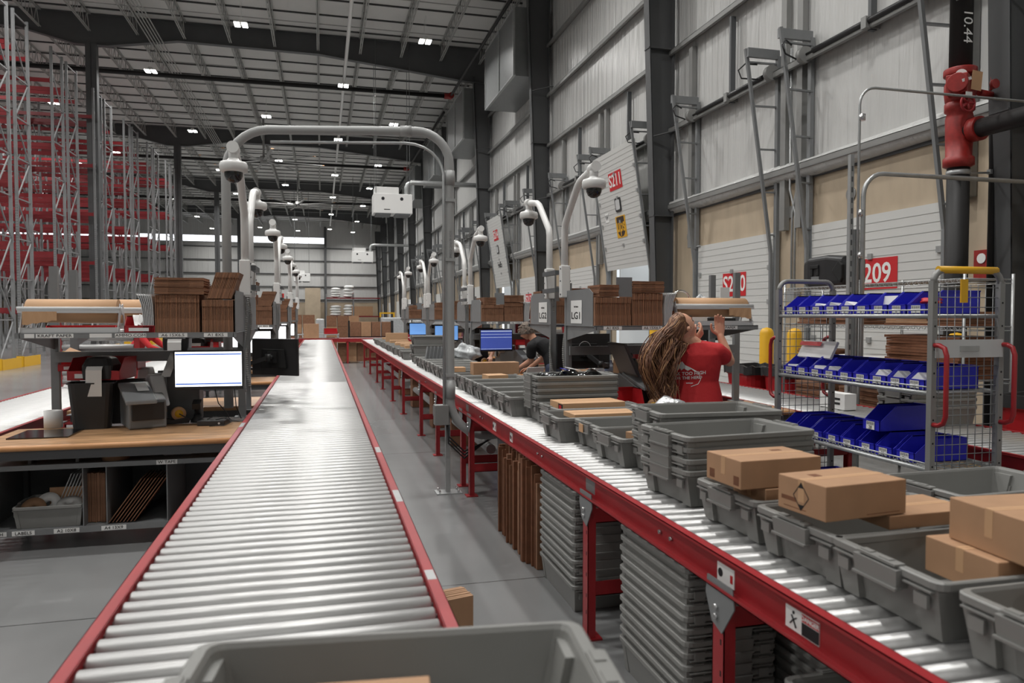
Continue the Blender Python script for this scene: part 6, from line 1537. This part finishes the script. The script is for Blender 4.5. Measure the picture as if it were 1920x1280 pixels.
# junction conduits on the wall between the doors
m = MB()
for (a, b) in ((10.6, 4.3), (10.68, 4.3)): m.tube([(WX-.1, a, 1.9), (WX-.1, a, 3.2), (WX-.1, a+(.15 if a < 10.65 else -.12), 3.6), (WX-.1, a+(.15 if a < 10.65 else -.12), b+1.6)], .02, 8)
m.b2((WX-.14, 10.55, 1.75), (WX-.03, 10.75, 1.95)); solo('wall_conduit', m, 'galv', 'pair of galvanised conduits on the wall between doors S209 and S210', 'conduit')
m = MB(); m.tube([(WX-.08, 14.0, 1.6), (WX-.08, 14.0, 2.85), (WX-.08, 13.9, 2.95), (WX-.08, 13.75, 2.95)], .016, 8); solo('wall_conduit', m, 'galv', 'bent conduit on the plywood between door S210 and the wall column', 'conduit')
m = MB(); m.b2((WX-.06, 6.98, 1.95), (WX, 7.2, 2.3)); o = solo('fire_call_box', m, 'valve_red', 'small red call box on the plywood right of door S209', 'call box'); m = MB(); m.cyl((WX-.07, 7.09, 2.2), (WX-.06, 7.09, 2.2), .06, 14); part('call_button', m, 'paper', o)
# ---------------------------------------------------------------- far end of the aisle
def boxstack(x0, y0, cols, rows, w, h, d, z0, lab, grp, matn='card_brown', seed=0):
    rn = random.Random(seed)
    for i in range(cols):
        for j in range(rows):
            m = MB(); ww = w*rn.uniform(.86, .97); m.b2((-ww/2, -d/2, 0), (ww/2, d/2, h*.98)); m.b2((-.02, -d/2-.002, 0), (.02, -d/2, h*.98))
            solo('stacked_carton', m, matn if (i+j+seed) % 3 else 'card', lab, 'carton', (x0+w*(i+.5), y0, z0+j*h), group=grp)
boxstack(-1.05, 26.2, 2, 5, .42, .31, .5, .002, 'brown carton in the tall stack at the left end of the aisle view', 'cartons in the tall stack behind the centre conveyor')
boxstack(.15, 26.8, 3, 4, .38, .38, .5, .002, 'brown carton in the wide stack behind the cross conveyor', 'cartons in the wide stack behind the cross conveyor', seed=1)
boxstack(.95, 25.7, 4, 1, .34, .5, .4, .82, 'brown upright bundle on the black rack behind the cross conveyor', 'bundles on the black rack', seed=2)
boxstack(1.1, 25.7, 3, 1, .42, .28, .4, .42, 'brown carton low on the black rack behind the cross conveyor', 'cartons low on the black rack', seed=3)
m = MB()
for x in (.9, 2.35):
    for y in (25.45, 25.95): m.b2((x-.02, y-.02, 0), (x+.02, y+.02, 1.35))
for z in (.39, .79): m.b2((.9, 25.45, z-.02), (2.35, 25.95, z+.02))
solo('black_rack', m, 'black_matte', 'low black rack of brown carton bundles behind the cross conveyor', 'rack')
boxstack(.50, 24.55, 5, 1, .30, .60, .35, .04, 'tall brown bundle standing beneath the cross conveyor', 'tall bundles beneath the cross conveyor', seed=5)
for k, (x, y, w, h, l) in enumerate(((2.75, 29, 1.0, 1.45, 'left'), (3.95, 28.5, 1.05, 1.35, 'middle'), (5.1, 28.2, .9, 1.55, 'right'), (-.05, 28.5, .3, 1.4, 'narrow'))):
    m = MB(); m.b2((-w/2, -.5, .12), (w/2, .5, h)); t = solo('wrapped_pallet', m, 'shrink_wrap', 'pallet load wrapped in clear film at the far end, %s one' % l, 'pallet load', (x, y, 0), bevel=.04)
    m = MB(); m.b2((-w/2, -.5, 0), (w/2, .5, .12)); part('pallet', m, 'card', t)
boxstack(3.0, 25.9, 7, 1, .36, .28, .4, .79, 'brown carton on the conveyor before the wrapped pallets', 'cartons before the wrapped pallets', seed=8)
m = MB(); m.b2((2.7, 25.6, .7), (5.7, 26.2, .785)); 
for x in (2.9, 5.5): m.b2((x-.03, 25.7, 0), (x+.03, 26.1, .7))
solo('pallet_table', m, 'red_paint', 'red table of cartons before the wrapped pallets at the far end', 'table')
t = carton(-.32, 24.5, .80, .46, .35, .46, .05, 'light tan carton standing at the far end of the centre conveyor')
redbin('red bin beside the light tan carton at the far end of the centre conveyor', (.28, 24.6, .93), .1, .4, .3, .18, False)
m = MB(); m.b2((-.75, 24.4, .9), (.55, 24.85, .93)); 
for x in (-.72, .52): m.b2((x-.02, 24.42, .8), (x+.02, 24.8, .9))
solo('metal_stand', m, 'galv', 'low grey metal stand at the far end of the centre conveyor', 'stand')
m = MB(); m.b2((0, 0, 0), (1.2, .05, .12)); m.b2((0, 0, -.3), (.12, .05, 0)); m.b2((1.08, 0, -.3), (1.2, .05, 0)); solo('yellow_gate', m, 'yellow', 'yellow lift gate bar above the wrapped pallets at the far end', 'gate', (4.5, 60, 1.65))
m = MB(); 
for x in (4.55, 5.6): m.b2((x-.03, 60, 0), (x+.03, 60.05, 1.4))
solo('gate_post', m, 'steel_dark', 'dark posts under the yellow lift gate bar', 'post')
m = MB(); m.cyl((2.9, 25.8, .79), (2.9, 25.8, 1.1), .07, 12); solo('pink_bottle', m, 'pink', 'pink spray bottle beside the cartons at the far end', 'bottle')
# back wall storage rack
t = thing('storage_rack', 'red-beamed rack with white bags and boxes against the back wall', 'pallet rack', (2.0, 95, 0))
for x in (-1.4, 1.9, 5.2):
    m = MB(); m.b2((x-.08, 0, 0), (x+.08, .1, 4.2)); m.b2((x-.08, 1.2, 0), (x+.08, 1.3, 4.2)); part('upright', m, 'rack_grey', t)
for z in (1.3, 3.6):
    m = MB(); m.b2((-1.4, -.02, z), (5.2, .05, z+.16)); m.b2((-1.4, .1, z+.1), (5.2, 1.2, z+.14)); part('shelf_beam', m, 'rack_red', t)
for k, (x, z, w, h) in enumerate(((-.3, 3.78, 1.0, 1.2), (1.3, 3.78, 1.1, 1.5), (-.3, 1.48, 1.2, 1.3), (1.3, 1.48, 1.1, 1.4))):
    for q in range(4): solo('white_sack', blob((2.0+x+.06*(q % 2), 95.5, z+h*(q+.5)/4), (w*.56, .5, h*.14), seed=k*5+q, amp=.06), 'white_paint', 'white sack on the back wall rack, %s pile, %s from the bottom' % (('upper left', 'upper right', 'lower left', 'lower right')[k], ('first', 'second', 'third', 'fourth')[q]), 'sack')
carton(5.0, 95.5, 1.46, 2.6, .9, 1.2, 0, 'long tan carton on the back wall rack')
m = MB(); m.b2((-1.7, .0, 0.0), (0.2, .04, 5.0)); solo('tan_panel', m, 'plywood', 'tan panel leaning at the back wall left of the red-beamed rack', 'panel', (-.3, 97.5, 0))
m = MB(); m.b2((0, 0, 0), (1.1, .04, 2.8)); solo('red_banner', m, 'sign_red', 'red banner far down the left row of benches', 'banner', (-3.2, 45, 0))
